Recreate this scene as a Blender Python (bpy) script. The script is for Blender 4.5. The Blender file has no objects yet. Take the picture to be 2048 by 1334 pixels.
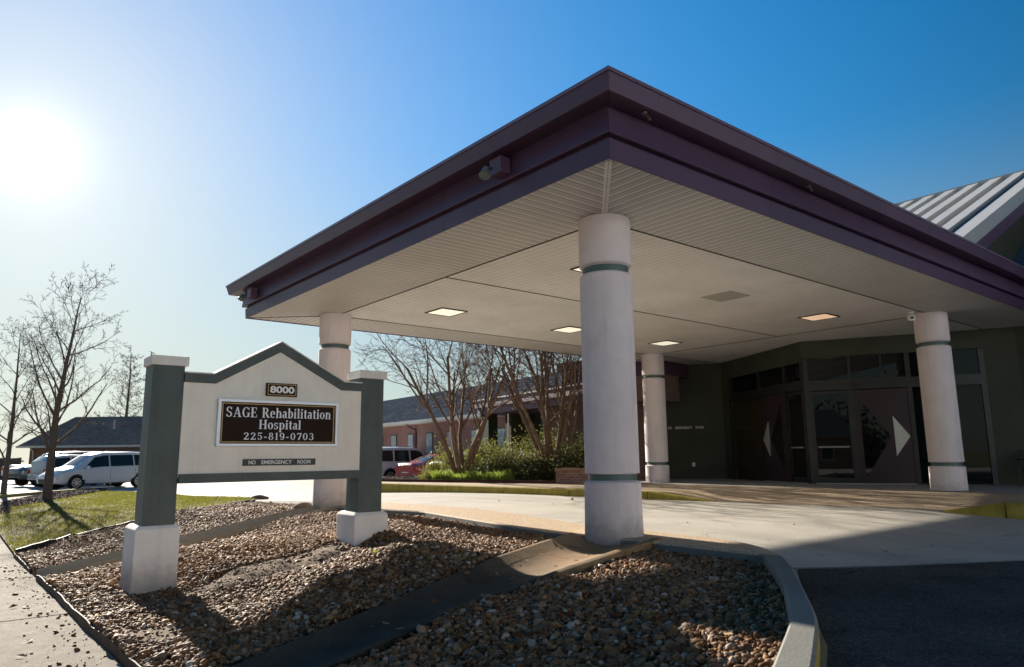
import bpy, bmesh, math, random
import numpy as np
from mathutils import Vector, Matrix

C = bpy.context.scene.collection
RAD = math.radians
PI = math.pi
rng = np.random.default_rng(11)
random.seed(5)

# ------------------------------------------------------------------ camera, sky, sun, exposure
scene = bpy.context.scene
cd = bpy.data.cameras.new('camera'); cam = bpy.data.objects.new('camera', cd); C.objects.link(cam)
cd.sensor_width = 36.0; cd.lens = 25.04; cd.clip_start = 0.05; cd.clip_end = 3000
yaw, pitch, roll = 0.8840, 0.1700, -0.0105
fw = Vector((math.cos(pitch)*math.cos(yaw), math.cos(pitch)*math.sin(yaw), math.sin(pitch)))
r0 = Vector((math.sin(yaw), -math.cos(yaw), 0)); u0 = r0.cross(fw)
rt = r0*math.cos(roll) + u0*math.sin(roll); up = u0*math.cos(roll) - r0*math.sin(roll)
M = Matrix((rt, up, -fw)).transposed().to_4x4(); M.translation = (-6.6592, -6.1885, 0.968)
cam.matrix_world = M
scene.camera = cam
cd.dof.use_dof = True; cd.dof.focus_distance = 8.5; cd.dof.aperture_fstop = 2.8

SUN_EL, SUN_AZ = RAD(20.3), RAD(86.1)      # azimuth from +x towards +y
SUN = Vector((math.cos(SUN_AZ)*math.cos(SUN_EL), math.sin(SUN_AZ)*math.cos(SUN_EL), math.sin(SUN_EL)))
w = bpy.data.worlds.new('World'); scene.world = w; w.use_nodes = True
nt = w.node_tree; nt.nodes.clear()
out = nt.nodes.new('ShaderNodeOutputWorld'); bg = nt.nodes.new('ShaderNodeBackground')
sky = nt.nodes.new('ShaderNodeTexSky'); sky.sky_type = 'NISHITA'; sky.sun_disc = False
sky.sun_elevation = SUN_EL; sky.sun_rotation = PI/2-SUN_AZ
sky.air_density = 1.0; sky.dust_density = 0.35; sky.ozone_density = 2.5; sky.altitude = 0
SKY_STRENGTH = 0.052
hs = nt.nodes.new('ShaderNodeHueSaturation'); pass
nt.links.new(sky.outputs[0], hs.inputs['Color'])
tc = nt.nodes.new('ShaderNodeTexCoord')
dp = nt.nodes.new('ShaderNodeVectorMath'); dp.operation = 'DOT_PRODUCT'; dp.inputs[1].default_value = SUN
nt.links.new(tc.outputs['Generated'], dp.inputs[0])
sx = nt.nodes.new('ShaderNodeSeparateXYZ'); nt.links.new(tc.outputs['Generated'], sx.inputs[0])
mr = nt.nodes.new('ShaderNodeMapRange'); mr.interpolation_type = 'SMOOTHSTEP'      # pale haze low down, deep blue higher up
for i_, v_ in ((1, 0.0), (2, .42), (3, .40), (4, 1.42)): mr.inputs[i_].default_value = v_
nt.links.new(sx.outputs[2], mr.inputs[0]); nt.links.new(mr.outputs[0], hs.inputs['Saturation'])
tint = nt.nodes.new('ShaderNodeMix'); tint.data_type = 'RGBA'; tint.blend_type = 'MULTIPLY'; tint.inputs[0].default_value = 1.0
tint.inputs[7].default_value = (.87, .99, .935, 1); nt.links.new(hs.outputs[0], tint.inputs[6])
mx = nt.nodes.new('ShaderNodeMath'); mx.operation = 'MAXIMUM'; mx.inputs[1].default_value = 0.0
nt.links.new(dp.outputs['Value'], mx.inputs[0])
def wmath(op, a, b_, c=None):
    n_ = nt.nodes.new('ShaderNodeMath'); n_.operation = op
    for i_, v_ in enumerate((a, b_) if c is None else (a, b_, c)):
        if isinstance(v_, (int, float)): n_.inputs[i_].default_value = v_
        else: nt.links.new(v_, n_.inputs[i_])
    return n_.outputs[0]
# the sky fades away from the sun and its bright side is held back, as thin winter haze does
md = nt.nodes.new('ShaderNodeMapRange'); md.interpolation_type = 'SMOOTHSTEP'
for i_, v_ in ((1, -.1), (2, .9), (3, .46), (4, 2.0)): md.inputs[i_].default_value = v_
nt.links.new(dp.outputs['Value'], md.inputs[0])
lum = nt.nodes.new('ShaderNodeRGBToBW'); nt.links.new(tint.outputs[2], lum.inputs[0])
gain = wmath('DIVIDE', md.outputs[0], wmath('ADD', 1.0, wmath('MULTIPLY', wmath('MULTIPLY', lum.outputs[0], md.outputs[0]), 1/6.0)))
gs = nt.nodes.new('ShaderNodeVectorMath'); gs.operation = 'SCALE'; nt.links.new(tint.outputs[2], gs.inputs[0]); nt.links.new(gain, gs.inputs['Scale'])
last = gs.outputs[0]
for power, amp, col in ((4200, 12.0, (1, .98, .95)), (800, 2.6, (1, .99, .97)), (110, .7, (.98, .99, 1.0)), (30, .25, (1.0, .99, 1.0)), (7, 1.05, (1.02, .93, 1.10))):   # the haze round the sun
    pw = nt.nodes.new('ShaderNodeMath'); pw.operation = 'POWER'; pw.inputs[1].default_value = power
    nt.links.new(mx.outputs[0], pw.inputs[0])
    sc_ = nt.nodes.new('ShaderNodeVectorMath'); sc_.operation = 'SCALE'; sc_.inputs[0].default_value = tuple(amp*c for c in col)
    nt.links.new(pw.outputs[0], sc_.inputs['Scale'])
    ad = nt.nodes.new('ShaderNodeVectorMath'); ad.operation = 'ADD'
    nt.links.new(last, ad.inputs[0]); nt.links.new(sc_.outputs[0], ad.inputs[1]); last = ad.outputs[0]
nt.links.new(last, bg.inputs['Color']); bg.inputs['Strength'].default_value = SKY_STRENGTH
nt.links.new(bg.outputs[0], out.inputs['Surface'])

sl = bpy.data.lights.new('sun', 'SUN'); sl.energy = 5.0; sl.angle = RAD(0.55); sl.color = (1.0, 0.90, 0.76)
so = bpy.data.objects.new('sun', sl); C.objects.link(so); so.rotation_euler = SUN.to_track_quat('Z', 'Y').to_euler()
so.location = (0, 40, 30)
scene.view_settings.view_transform = 'Standard'; scene.view_settings.look = 'None'
scene.view_settings.exposure = 1.45; scene.view_settings.gamma = 1.0
scene.cycles.max_bounces = 8; scene.cycles.diffuse_bounces = 5; scene.cycles.glossy_bounces = 4
scene.cycles.transparent_max_bounces = 8; scene.cycles.caustics_reflective = False; scene.cycles.caustics_refractive = False

# ------------------------------------------------------------------ materials
def new_mat(name):
    m = bpy.data.materials.new(name); m.use_nodes = True
    n = m.node_tree.nodes; b = n['Principled BSDF']
    return m, m.node_tree, b
def N(t, kind, **kw):
    n = t.nodes.new(kind)
    for k, v in kw.items(): setattr(n, k, v)
    return n
def coord(t, space='Object'): return N(t, 'ShaderNodeTexCoord').outputs[space]
def noise(t, scale, detail=4, rough=.6, vec=None):
    n = N(t, 'ShaderNodeTexNoise'); n.inputs['Scale'].default_value = scale
    n.inputs['Detail'].default_value = detail; n.inputs['Roughness'].default_value = rough
    if vec is not None: t.links.new(vec, n.inputs['Vector'])
    return n.outputs['Fac']
def ramp(t, fac, stops):
    r = N(t, 'ShaderNodeValToRGB'); e = r.color_ramp.elements
    e[0].position, e[0].color = stops[0][0], (*stops[0][1], 1)
    e[1].position, e[1].color = stops[-1][0], (*stops[-1][1], 1)
    for p, c in stops[1:-1]:
        k = e.new(p); k.color = (*c, 1)
    t.links.new(fac, r.inputs[0]); return r.outputs[0]
def mixc(t, fac, a, b, mode='MIX'):
    m = N(t, 'ShaderNodeMix', data_type='RGBA', blend_type=mode)
    for i, v in ((0, fac), (6, a), (7, b)):
        if isinstance(v, (int, float)): m.inputs[i].default_value = v
        elif isinstance(v, tuple): m.inputs[i].default_value = (*v, 1) if len(v) == 3 else v
        else: t.links.new(v, m.inputs[i])
    return m.outputs[2]
def math_(t, op, a, b=0.0, c=0.0):
    m = N(t, 'ShaderNodeMath', operation=op)
    for i, v in enumerate((a, b, c)):
        if isinstance(v, (int, float)): m.inputs[i].default_value = v
        else: t.links.new(v, m.inputs[i])
    return m.outputs[0]
def bump(t, b, h, strength=.3, dist=.01):
    n = N(t, 'ShaderNodeBump'); n.inputs['Strength'].default_value = strength; n.inputs['Distance'].default_value = dist
    t.links.new(h, n.inputs['Height']); t.links.new(n.outputs[0], b.inputs['Normal'])
def S(c): return tuple(c) if isinstance(c, (tuple, list)) else (c, c, c)
def mul(c, k): return tuple(min(1, x*k) for x in c)
def paint(name, col, rough=.6, var=.12, scale=3., bumps=0., bscale=60., metal=0., spec=.5, coat=0., streak=0., trans=0.):
    """a painted, plastered or metal surface with slight mottling, vertical weather streaks and a fine bump"""
    m, t, b = new_mat(name); v = coord(t)
    c = ramp(t, noise(t, scale, 5, .65, v), [(.3, mul(col, 1-var)), (.7, mul(col, 1+var))])
    if streak:
        mp = N(t, 'ShaderNodeMapping'); mp.inputs['Scale'].default_value = (7, 7, .35); t.links.new(v, mp.inputs['Vector'])
        f = ramp(t, noise(t, 1.6, 5, .7, mp.outputs[0]), [(.48, (0, 0, 0)), (.75, (1, 1, 1))])
        f = math_(t, 'MULTIPLY', f, streak)
        c = mixc(t, f, c, mul(col, .45))
    t.links.new(c, b.inputs['Base Color']); b.inputs['Roughness'].default_value = rough; b.inputs['Metallic'].default_value = metal
    b.inputs['Specular IOR Level'].default_value = spec if rough < .65 else .12; b.inputs['Coat Weight'].default_value = coat; b.inputs['Coat Roughness'].default_value = .05
    if bumps: bump(t, b, noise(t, bscale, 3, .6, v), bumps, .01)
    return m
def emit(name, col, k):
    m, t, b = new_mat(name); b.inputs['Base Color'].default_value = (.8, .8, .75, 1)
    b.inputs['Emission Color'].default_value = (*col, 1); b.inputs['Emission Strength'].default_value = k; return m

MT = {}
def stucco(name, col, zref, span=.5):
    """painted stucco: mottled, rain-streaked, with splashed dirt at its foot and a few patched repairs"""
    m, t, b = new_mat(name); v = coord(t)
    c = ramp(t, noise(t, 1.8, 6, .65, v), [(.3, mul(col, .90)), (.7, mul(col, 1.06))])
    mp = N(t, 'ShaderNodeMapping'); mp.inputs['Scale'].default_value = (6, 6, .3); t.links.new(v, mp.inputs['Vector'])
    c = mixc(t, math_(t, 'MULTIPLY', ramp(t, noise(t, 1.8, 6, .75, mp.outputs[0]), [(.52, (0, 0, 0)), (.78, (1, 1, 1))]), .35), c, mul(col, .5))
    c = mixc(t, math_(t, 'MULTIPLY', ramp(t, noise(t, 3.2, 2, .4, v), [(.64, (0, 0, 0)), (.66, (1, 1, 1))]), .22), c, mul(col, .80))
    sp = N(t, 'ShaderNodeSeparateXYZ'); t.links.new(v, sp.inputs[0])
    f = N(t, 'ShaderNodeMapRange'); f.interpolation_type = 'SMOOTHSTEP'; f.inputs[1].default_value = (zref if span < .5 else 0)+span*.75; f.inputs[2].default_value = (zref if span < .5 else 0)-.06
    t.links.new(math_(t, 'ADD', sp.outputs[2], math_(t, 'MULTIPLY', math_(t, 'SUBTRACT', noise(t, 6, 6, .8, v), .5), span*1.2)), f.inputs[0])
    c = mixc(t, math_(t, 'MULTIPLY', f.outputs[0], .6), c, (.20, .16, .12))
    t.links.new(c, b.inputs['Base Color']); b.inputs['Roughness'].default_value = .88; b.inputs['Specular IOR Level'].default_value = .15
    h = math_(t, 'ADD', noise(t, 85, 3, .6, v), math_(t, 'MULTIPLY', noise(t, 12, 4, .6, v), .8)); bump(t, b, h, .4, .012); return m
MT['stucco'] = stucco('pink_beige_stucco', (.74, .655, .655), 1.1)
MT['green'] = paint('grey_green_paint', (.088, .108, .102), .6, .16, 2.2, .3, 70, streak=.4, spec=.3)
MT['green_band'] = paint('green_band_paint', (.07, .115, .11), .5, .1, 3)
MT['green_dark'] = paint('dark_green_wall', (.062, .066, .050), .8, .14, 1.2, .3, 80)
MT['cream'] = paint('cream_stucco', (.84, .79, .70), .85, .07, 2.2, .4, 90, streak=.16)
MT['capwhite'] = paint('off_white_cap', (.76, .72, .66), .75, .08, 6, .15, 80, streak=.2)
MT['base_white'] = stucco('whitewashed_plinth', (.84, .80, .75), -.12, .35)
MT['plum'] = paint('plum_metal', (.098, .050, .088), .46, .12, 1.2, 0, spec=.35, streak=.15)
def fascia_mat():
    m, t, b = new_mat('plum_fascia_sheet'); v = coord(t); col = (.076, .040, .080)
    s_ = N(t, 'ShaderNodeSeparateXYZ'); t.links.new(v, s_.inputs[0]); a = math_(t, 'MULTIPLY', math_(t, 'SUBTRACT', s_.outputs[0], s_.outputs[1]), 1/3.05)
    wn = N(t, 'ShaderNodeTexWhiteNoise', noise_dimensions='1D'); t.links.new(math_(t, 'FLOOR', a), wn.inputs['W'])
    c = ramp(t, noise(t, 1.1, 6, .7, v), [(.3, mul(col, .86)), (.7, mul(col, 1.14))])
    c = mixc(t, 1.0, c, ramp(t, wn.outputs['Value'], [(0, (.86, .86, .88)), (1, (1.12, 1.12, 1.10))]), 'MULTIPLY')
    mp = N(t, 'ShaderNodeMapping'); mp.inputs['Scale'].default_value = (5, 5, .25); t.links.new(v, mp.inputs['Vector'])
    c = mixc(t, math_(t, 'MULTIPLY', ramp(t, noise(t, 1.7, 5, .75, mp.outputs[0]), [(.5, (0, 0, 0)), (.75, (1, 1, 1))]), .35), c, mul(col, .5))
    f = math_(t, 'FRACT', a); ln = math_(t, 'LESS_THAN', f, .0045); c = mixc(t, math_(t, 'MULTIPLY', ln, .8), c, mul(col, .2))
    t.links.new(c, b.inputs['Base Color']); b.inputs['Roughness'].default_value = .45; b.inputs['Specular IOR Level'].default_value = .35
    bump(t, b, math_(t, 'ADD', math_(t, 'MULTIPLY', noise(t, 1.3, 2, .4, v), 1.0), math_(t, 'MULTIPLY', ln, -1.0)), .25, .012); return m
MT['fascia'] = fascia_mat()
MT['plum_edge'] = paint('plum_metal_edge', (.14, .09, .125), .35, .1, 2, spec=.5)
MT['plum_door'] = paint('plum_door_paint', (.030, .014, .018), .45, .08, 3)
MT['flash'] = paint('white_flashing', (.6, .6, .58), .4, .08, 5)
MT['roofdeck'] = paint('flat_roof_membrane', (.30, .29, .28), .9, .15, 2)
MT['frame'] = paint('bronze_frame', (.016, .017, .016), .35, .1, 4, spec=.6)
MT['glass'] = None
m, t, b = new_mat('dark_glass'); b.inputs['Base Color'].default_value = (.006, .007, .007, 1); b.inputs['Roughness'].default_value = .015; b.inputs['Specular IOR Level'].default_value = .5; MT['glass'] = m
m, t, b = new_mat('pale_window_glass'); v = coord(t)
t.links.new(ramp(t, noise(t, 1.5, 3, .6, v), [(.35, (.25, .33, .38)), (.7, (.55, .62, .66))]), b.inputs['Base Color']); b.inputs['Roughness'].default_value = .06; b.inputs['Specular IOR Level'].default_value = .8; MT['paleglass'] = m
MT['car_glass'] = paint('car_glass', (.012, .016, .018), .04, .1, 3, spec=.9)
MT['steel'] = paint('brushed_steel', (.62, .61, .57), .3, .06, 20, metal=.6)
MT['white_plastic'] = paint('white_plastic', (.72, .72, .68), .4, .05, 9)
MT['black'] = paint('black_plastic', (.015, .015, .016), .5, .2, 9)
MT['tyre'] = paint('tyre_rubber', (.018, .018, .018), .8, .2, 20)
MT['rim'] = paint('alloy_rim', (.55, .56, .57), .28, .06, 12, metal=.75)
MT['brown_board'] = paint('brown_sign_board', (.026, .015, .011), .75, .15, 2)
MT['gold'] = paint('gold_line', (.48, .30, .09), .45, .1, 20)
MT['silver'] = paint('silver_letter', (.78, .80, .83), .5, .04, 20)
MT['aluminium'] = paint('aluminium_frame', (.60, .63, .68), .35, .04, 20, metal=.2)
MT['dark_plate'] = paint('dark_green_plate', (.018, .024, .022), .5, .15, 8)
MT['letter_w'] = paint('white_letter', (.80, .79, .75), .6, .05, 20)
MT['yellow'] = paint('worn_yellow_kerb_paint', (.32, .255, .055), .7, .3, 5, .3, 60, streak=.35)
MT['yellow2'] = paint('faded_yellow_stop', (.42, .34, .12), .8, .15, 5, .3, 60)
MT['rust'] = paint('rusty_steel_edging', (.075, .05, .038), .7, .35, 9, .4, 50, streak=.3)
MT['blackedge'] = paint('black_plastic_edging', (.02, .02, .02), .6, .2, 9)
MT['wood'] = paint('weathered_fence_board', (.16, .13, .105), .85, .2, 6, .3, 30, streak=.3)
MT['rock'] = paint('brown_rock', (.16, .115, .08), .9, .3, 7, .8, 20)
MT['lamp_warm'] = emit('lamp_lens_warm', (1, .62, .36), .22)
MT['lamp_white'] = emit('lamp_lens_white', (1, .93, .70), .28)
MT['lamp_off'] = paint('unlit_lamp_lens', (.42, .41, .37), .5, .06, 9)

def concrete(name, col, cracks=False, agg=0., stain=.35, rough=.75, spark=0., bs=.35):
    m, t, b = new_mat(name); v = coord(t)
    c = ramp(t, noise(t, .55, 8, .62, v), [(.32, mul(col, 1-stain)), (.5, mul(col, .97)), (.68, mul(col, 1.12))])
    fine = noise(t, 42, 4, .7, v)
    c = mixc(t, .55, c, ramp(t, fine, [(.3, mul(col, .72)), (.7, mul(col, 1.22))]))
    sp = ramp(t, noise(t, 2.6, 6, .75, v), [(.60, (1, 1, 1)), (.74, (.72, .70, .67))])
    c = mixc(t, 1.0, c, sp, 'MULTIPLY')
    h = fine
    if cracks:
        vo2 = N(t, 'ShaderNodeTexVoronoi', feature='DISTANCE_TO_EDGE'); vo2.inputs['Scale'].default_value = .32
        wv = N(t, 'ShaderNodeVectorMath', operation='ADD'); nz = N(t, 'ShaderNodeTexNoise'); nz.inputs['Scale'].default_value = 1.3; nz.inputs['Detail'].default_value = 6; t.links.new(v, nz.inputs['Vector']); t.links.new(v, wv.inputs[0]); t.links.new(nz.outputs['Color'], wv.inputs[1]); t.links.new(wv.outputs[0], vo2.inputs['Vector'])
        cr = math_(t, 'MULTIPLY', math_(t, 'LESS_THAN', vo2.outputs['Distance'], .0022), ramp(t, noise(t, .22, 2, .5, v), [(.5, (0, 0, 0)), (.56, (1, 1, 1))]))
        c = mixc(t, math_(t, 'MULTIPLY', cr, .75), c, mul(col, .22))
        mp = N(t, 'ShaderNodeMapping'); mp.inputs['Scale'].default_value = (1.1, .10, 1); t.links.new(v, mp.inputs['Vector'])      # tyre-darkened lanes and drips
        c = mixc(t, math_(t, 'MULTIPLY', ramp(t, noise(t, 1.0, 5, .6, mp.outputs[0]), [(.5, (0, 0, 0)), (.72, (1, 1, 1))]), .42), c, mul(col, .55))
        dr = N(t, 'ShaderNodeTexVoronoi'); dr.inputs['Scale'].default_value = 1.5; t.links.new(v, dr.inputs['Vector'])
        c = mixc(t, math_(t, 'MULTIPLY', math_(t, 'LESS_THAN', math_(t, 'ADD', dr.outputs['Distance'], math_(t, 'MULTIPLY', fine, .10)), .105), .55), c, mul(col, .35))
    if agg:
        vo = N(t, 'ShaderNodeTexVoronoi'); vo.inputs['Scale'].default_value = 70; t.links.new(v, vo.inputs['Vector'])
        pc = ramp(t, vo.outputs['Color'], [(.15, mul((.30, .20, .12), 1)), (.5, (.45, .34, .23)), (.85, (.60, .50, .38))])
        c = mixc(t, agg, c, pc); h = vo.outputs['Distance']
    t.links.new(c, b.inputs['Base Color'])
    if spark:
        r = ramp(t, noise(t, 9, 6, .8, v), [(.35, (rough, )*3), (.65, (spark, )*3)]); t.links.new(r, b.inputs['Roughness'])
    else: b.inputs['Roughness'].default_value = rough
    b.inputs['Specular IOR Level'].default_value = .06 if spark else .15
    bump(t, b, h, bs, .012)
    return m
MT['drive'] = concrete('driveway_concrete', (.43, .405, .36), True)
MT['joint'] = paint('dark_joint', (.04, .037, .033), .9, .2, 20)
MT['walk'] = concrete('sidewalk_concrete', (.24, .215, .18), stain=.5, rough=.92, spark=.8, bs=.9)
MT['trough_pale'] = concrete('pale_trough_concrete', (.30, .26, .20), stain=.35, rough=.85)
MT['walkway'] = concrete('walkway_concrete', (.36, .36, .35))
MT['agg'] = concrete('exposed_aggregate', (.45, .36, .26), agg=.85, bs=.5)
MT['kerbc'] = concrete('kerb_concrete', (.20, .20, .18), stain=.45)
MT['trough'] = concrete('mossy_trough_concrete', (.15, .125, .085), stain=.55)
m, t, b = new_mat('trough_stained'); v = coord(t)
dark = ramp(t, noise(t, 1.6, 6, .65, v), [(.3, (.030, .028, .020)), (.55, (.058, .050, .036)), (.72, (.040, .046, .026))])
tan_ = ramp(t, noise(t, 2.2, 6, .65, v), [(.3, (.13, .085, .045)), (.5, (.28, .175, .09)), (.7, (.20, .17, .11))])
sp = N(t, 'ShaderNodeSeparateXYZ'); t.links.new(v, sp.inputs[0])
k_ = math_(t, 'ADD', sp.outputs[0], math_(t, 'MULTIPLY', math_(t, 'SUBTRACT', noise(t, 2.5, 5, .7, v), .5), 1.6))      # rust-tan wash nearest the column, moss and silt further down
f_ = N(t, 'ShaderNodeMapRange'); f_.interpolation_type = 'SMOOTHSTEP'; f_.inputs[1].default_value = -2.6; f_.inputs[2].default_value = -1.3; t.links.new(k_, f_.inputs[0])
c = mixc(t, f_.outputs[0], dark, tan_)
t.links.new(mixc(t, .5, c, ramp(t, noise(t, 35, 5, .7, v), [(.3, (.55, .55, .55)), (.7, (1.4, 1.4, 1.4))]), 'MULTIPLY'), b.inputs['Base Color']); b.inputs['Roughness'].default_value = .8; b.inputs['Specular IOR Level'].default_value = .2; bump(t, b, noise(t, 45, 4, .7, v), .4, .012); MT['trough'] = m
MT['soil'] = paint('grey_brown_soil', (.17, .125, .088), .95, .35, 5, 1.0, 35)
MT['lawnbase'] = paint('lawn_soil_and_thatch', (.12, .092, .045), .95, .45, 3, .6, 40)
MT['mulchbase'] = paint('mulch_soil', (.06, .036, .026), .95, .4, 8, .8, 40)
MT['farground'] = paint('far_ground', (.12, .13, .06), .95, .3, .05)

def island(name, stops, rough=.7, patch=None, trans=0., spec=.4, bumps=0.):
    m, t, b = new_mat(name); g = N(t, 'ShaderNodeNewGeometry')
    c = ramp(t, g.outputs['Random Per Island'], stops)
    if bumps:
        v = coord(t); c = mixc(t, .35, c, ramp(t, noise(t, 60, 4, .7, v), [(.3, (.5, .5, .5)), (.7, (1.3, 1.3, 1.3))]), 'MULTIPLY')
        bump(t, b, noise(t, 90, 4, .7, v), bumps, .004)
    t.links.new(c, b.inputs['Base Color']); b.inputs['Roughness'].default_value = rough; b.inputs['Specular IOR Level'].default_value = spec
    if patch:
        pf = ramp(t, noise(t, .55, 6, .7, coord(t)), [(.42, (0, 0, 0)), (.60, (1, 1, 1))]); c = mixc(t, pf, c, mixc(t, .5, c, patch)); t.links.new(c, b.inputs['Base Color'])
    if trans:
        tr = N(t, 'ShaderNodeBsdfTranslucent'); t.links.new(mixc(t, .30, c, (.33, .36, .05)), tr.inputs['Color'])
        ms = N(t, 'ShaderNodeMixShader'); ms.inputs[0].default_value = trans
        t.links.new(b.outputs[0], ms.inputs[1]); t.links.new(tr.outputs[0], ms.inputs[2])
        t.links.new(ms.outputs[0], t.nodes['Material Output'].inputs['Surface'])
    return m
MT['pebble'] = island('river_gravel', [(0, (.060, .024, .010)), (.2, (.165, .075, .030)), (.4, (.28, .145, .062)), (.55, (.10, .056, .033)), (.7, (.34, .195, .095)), (.85, (.17, .115, .082)), (.96, (.32, .24, .17)), (1, (.46, .41, .35))], .68, bumps=.3, spec=.12)
MT['chip'] = island('bark_chip', [(0, (.05, .028, .02)), (.5, (.12, .065, .045)), (.9, (.20, .13, .10)), (1, (.38, .32, .28))], .85)
MT['blade'] = island('grass_blade', [(0, (.12, .13, .018)), (.4, (.095, .14, .014)), (.7, (.17, .15, .035)), (1, (.21, .17, .06))], .85, patch=(.15, .10, .04), trans=.45, spec=.05)
MT['blade_bright'] = island('bright_groundcover_leaf', [(0, (.13, .20, .028)), (.5, (.22, .31, .045)), (1, (.33, .39, .09))], .55, trans=.6)
MT['leaf'] = island('shrub_leaf', [(0, (.034, .038, .017)), (.45, (.080, .084, .034)), (.8, (.15, .145, .062)), (1, (.26, .24, .12))], .6, trans=.30, spec=.25)
MT['leaf_y'] = island('young_shrub_leaf', [(0, (.055, .058, .018)), (.5, (.14, .14, .036)), (1, (.27, .25, .08))], .6, trans=.40, spec=.25)
MT['bark'] = paint('grey_bark', (.14, .115, .095), .9, .25, 12, .8, 30)
MT['bark2'] = paint('smooth_tan_bark', (.16, .105, .072), .8, .3, 5, .3, 30, streak=.3)
MT['twig'] = paint('twig_bark', (.14, .11, .09), .9, .2, 9)

def brick(name, a, b_, mortar, sx=.22):
    m, t, b = new_mat(name); v = coord(t, 'UV')
    k = N(t, 'ShaderNodeTexBrick'); k.inputs['Color1'].default_value = (*a, 1); k.inputs['Color2'].default_value = (*b_, 1); k.inputs['Mortar'].default_value = (*mortar, 1)
    k.inputs['Scale'].default_value = 1; k.inputs['Brick Width'].default_value = sx; k.inputs['Row Height'].default_value = .075; k.inputs['Mortar Size'].default_value = .008
    t.links.new(v, k.inputs['Vector'])
    c = mixc(t, .5, k.outputs[0], ramp(t, noise(t, 1.2, 6, .7, v), [(.3, (.6, .6, .6)), (.7, (1.2, 1.2, 1.2))]), 'MULTIPLY')
    t.links.new(c, b.inputs['Base Color']); b.inputs['Roughness'].default_value = .9; b.inputs['Specular IOR Level'].default_value = 0
    bump(t, b, k.outputs['Fac'], -.4, .01); return m
MT['brick_pink'] = brick('pink_brick', (.36, .20, .175), (.30, .165, .15), (.36, .25, .22))
MT['brick_brown'] = brick('brown_brick', (.21, .13, .10), (.15, .09, .075), (.26, .21, .18))
MT['brick_old'] = brick('old_red_brick', (.19, .085, .06), (.30, .20, .16), (.25, .22, .19))
def shingle(name, col):
    m, t, b = new_mat(name); v = coord(t, 'UV')
    k = N(t, 'ShaderNodeTexBrick'); k.inputs['Color1'].default_value = (*mul(col, .8), 1); k.inputs['Color2'].default_value = (*mul(col, 1.25), 1); k.inputs['Mortar'].default_value = (*mul(col, .45), 1)
    k.inputs['Scale'].default_value = 1; k.inputs['Brick Width'].default_value = .33; k.inputs['Row Height'].default_value = .16; k.inputs['Mortar Size'].default_value = .012
    t.links.new(v, k.inputs['Vector'])
    c = mixc(t, .6, k.outputs[0], ramp(t, noise(t, .8, 6, .7, v), [(.3, (.65, .65, .65)), (.7, (1.25, 1.25, 1.25))]), 'MULTIPLY')
    t.links.new(c, b.inputs['Base Color']); b.inputs['Roughness'].default_value = .9; b.inputs['Specular IOR Level'].default_value = 0; bump(t, b, k.outputs['Fac'], -.5, .01); return m
MT['shingle'] = shingle('dark_shingles', (.42, .27, .20))
MT['shingle_grey'] = shingle('blue_grey_shingles', (.045, .058, .078))
MT['metalroof'] = paint('grey_metal_roof', (.38, .385, .38), .5, .08, 2, streak=.1)
MT['metalroof_blue'] = paint('blue_metal_roof', (.10, .19, .25), .45, .1, 2, metal=.15, streak=.1)

def soffit_mat(name, col, axis, pitch_, dots, lines=.35):
    m, t, b = new_mat(name); v = coord(t)
    s = N(t, 'ShaderNodeSeparateXYZ'); t.links.new(v, s.inputs[0]); a = s.outputs[axis]; o = s.outputs[1-axis]
    f = math_(t, 'FRACT', math_(t, 'MULTIPLY', a, 1/pitch_))
    line = math_(t, 'LESS_THAN', f, .16 if dots else .09)
    c = ramp(t, noise(t, .8, 6, .7, v), [(.3, mul(col, .86)), (.7, mul(col, 1.06))])
    st = ramp(t, noise(t, 3.5, 6, .75, v), [(.58, (1, 1, 1)), (.75, (.80, .77, .70))])
    c = mixc(t, 1.0, c, st, 'MULTIPLY')
    if dots:
        g = math_(t, 'FRACT', math_(t, 'MULTIPLY', o, 1/.022)); d = math_(t, 'MULTIPLY', math_(t, 'LESS_THAN', g, .55), math_(t, 'MULTIPLY', math_(t, 'GREATER_THAN', f, .22), math_(t, 'LESS_THAN', f, .72)))
        c = mixc(t, math_(t, 'MULTIPLY', d, .75), c, mul(col, .25))
    c = mixc(t, math_(t, 'MULTIPLY', line, lines*2), c, mul(col, .25))
    t.links.new(c, b.inputs['Base Color']); b.inputs['Roughness'].default_value = .55
    bump(t, b, math_(t, 'SUBTRACT', 1.0, line), .4, .006); return m
SC = (.81, .805, .80)
MT['soffit_in'] = soffit_mat('vinyl_soffit_boards', SC, 0, .14, False, .30)
MT['soffit_x'] = soffit_mat('perforated_soffit_boards_across', mul(SC, .92), 1, .15, True, .45)
MT['soffit_y'] = soffit_mat('perforated_soffit_boards_along', mul(SC, .92), 0, .15, True, .45)

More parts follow.
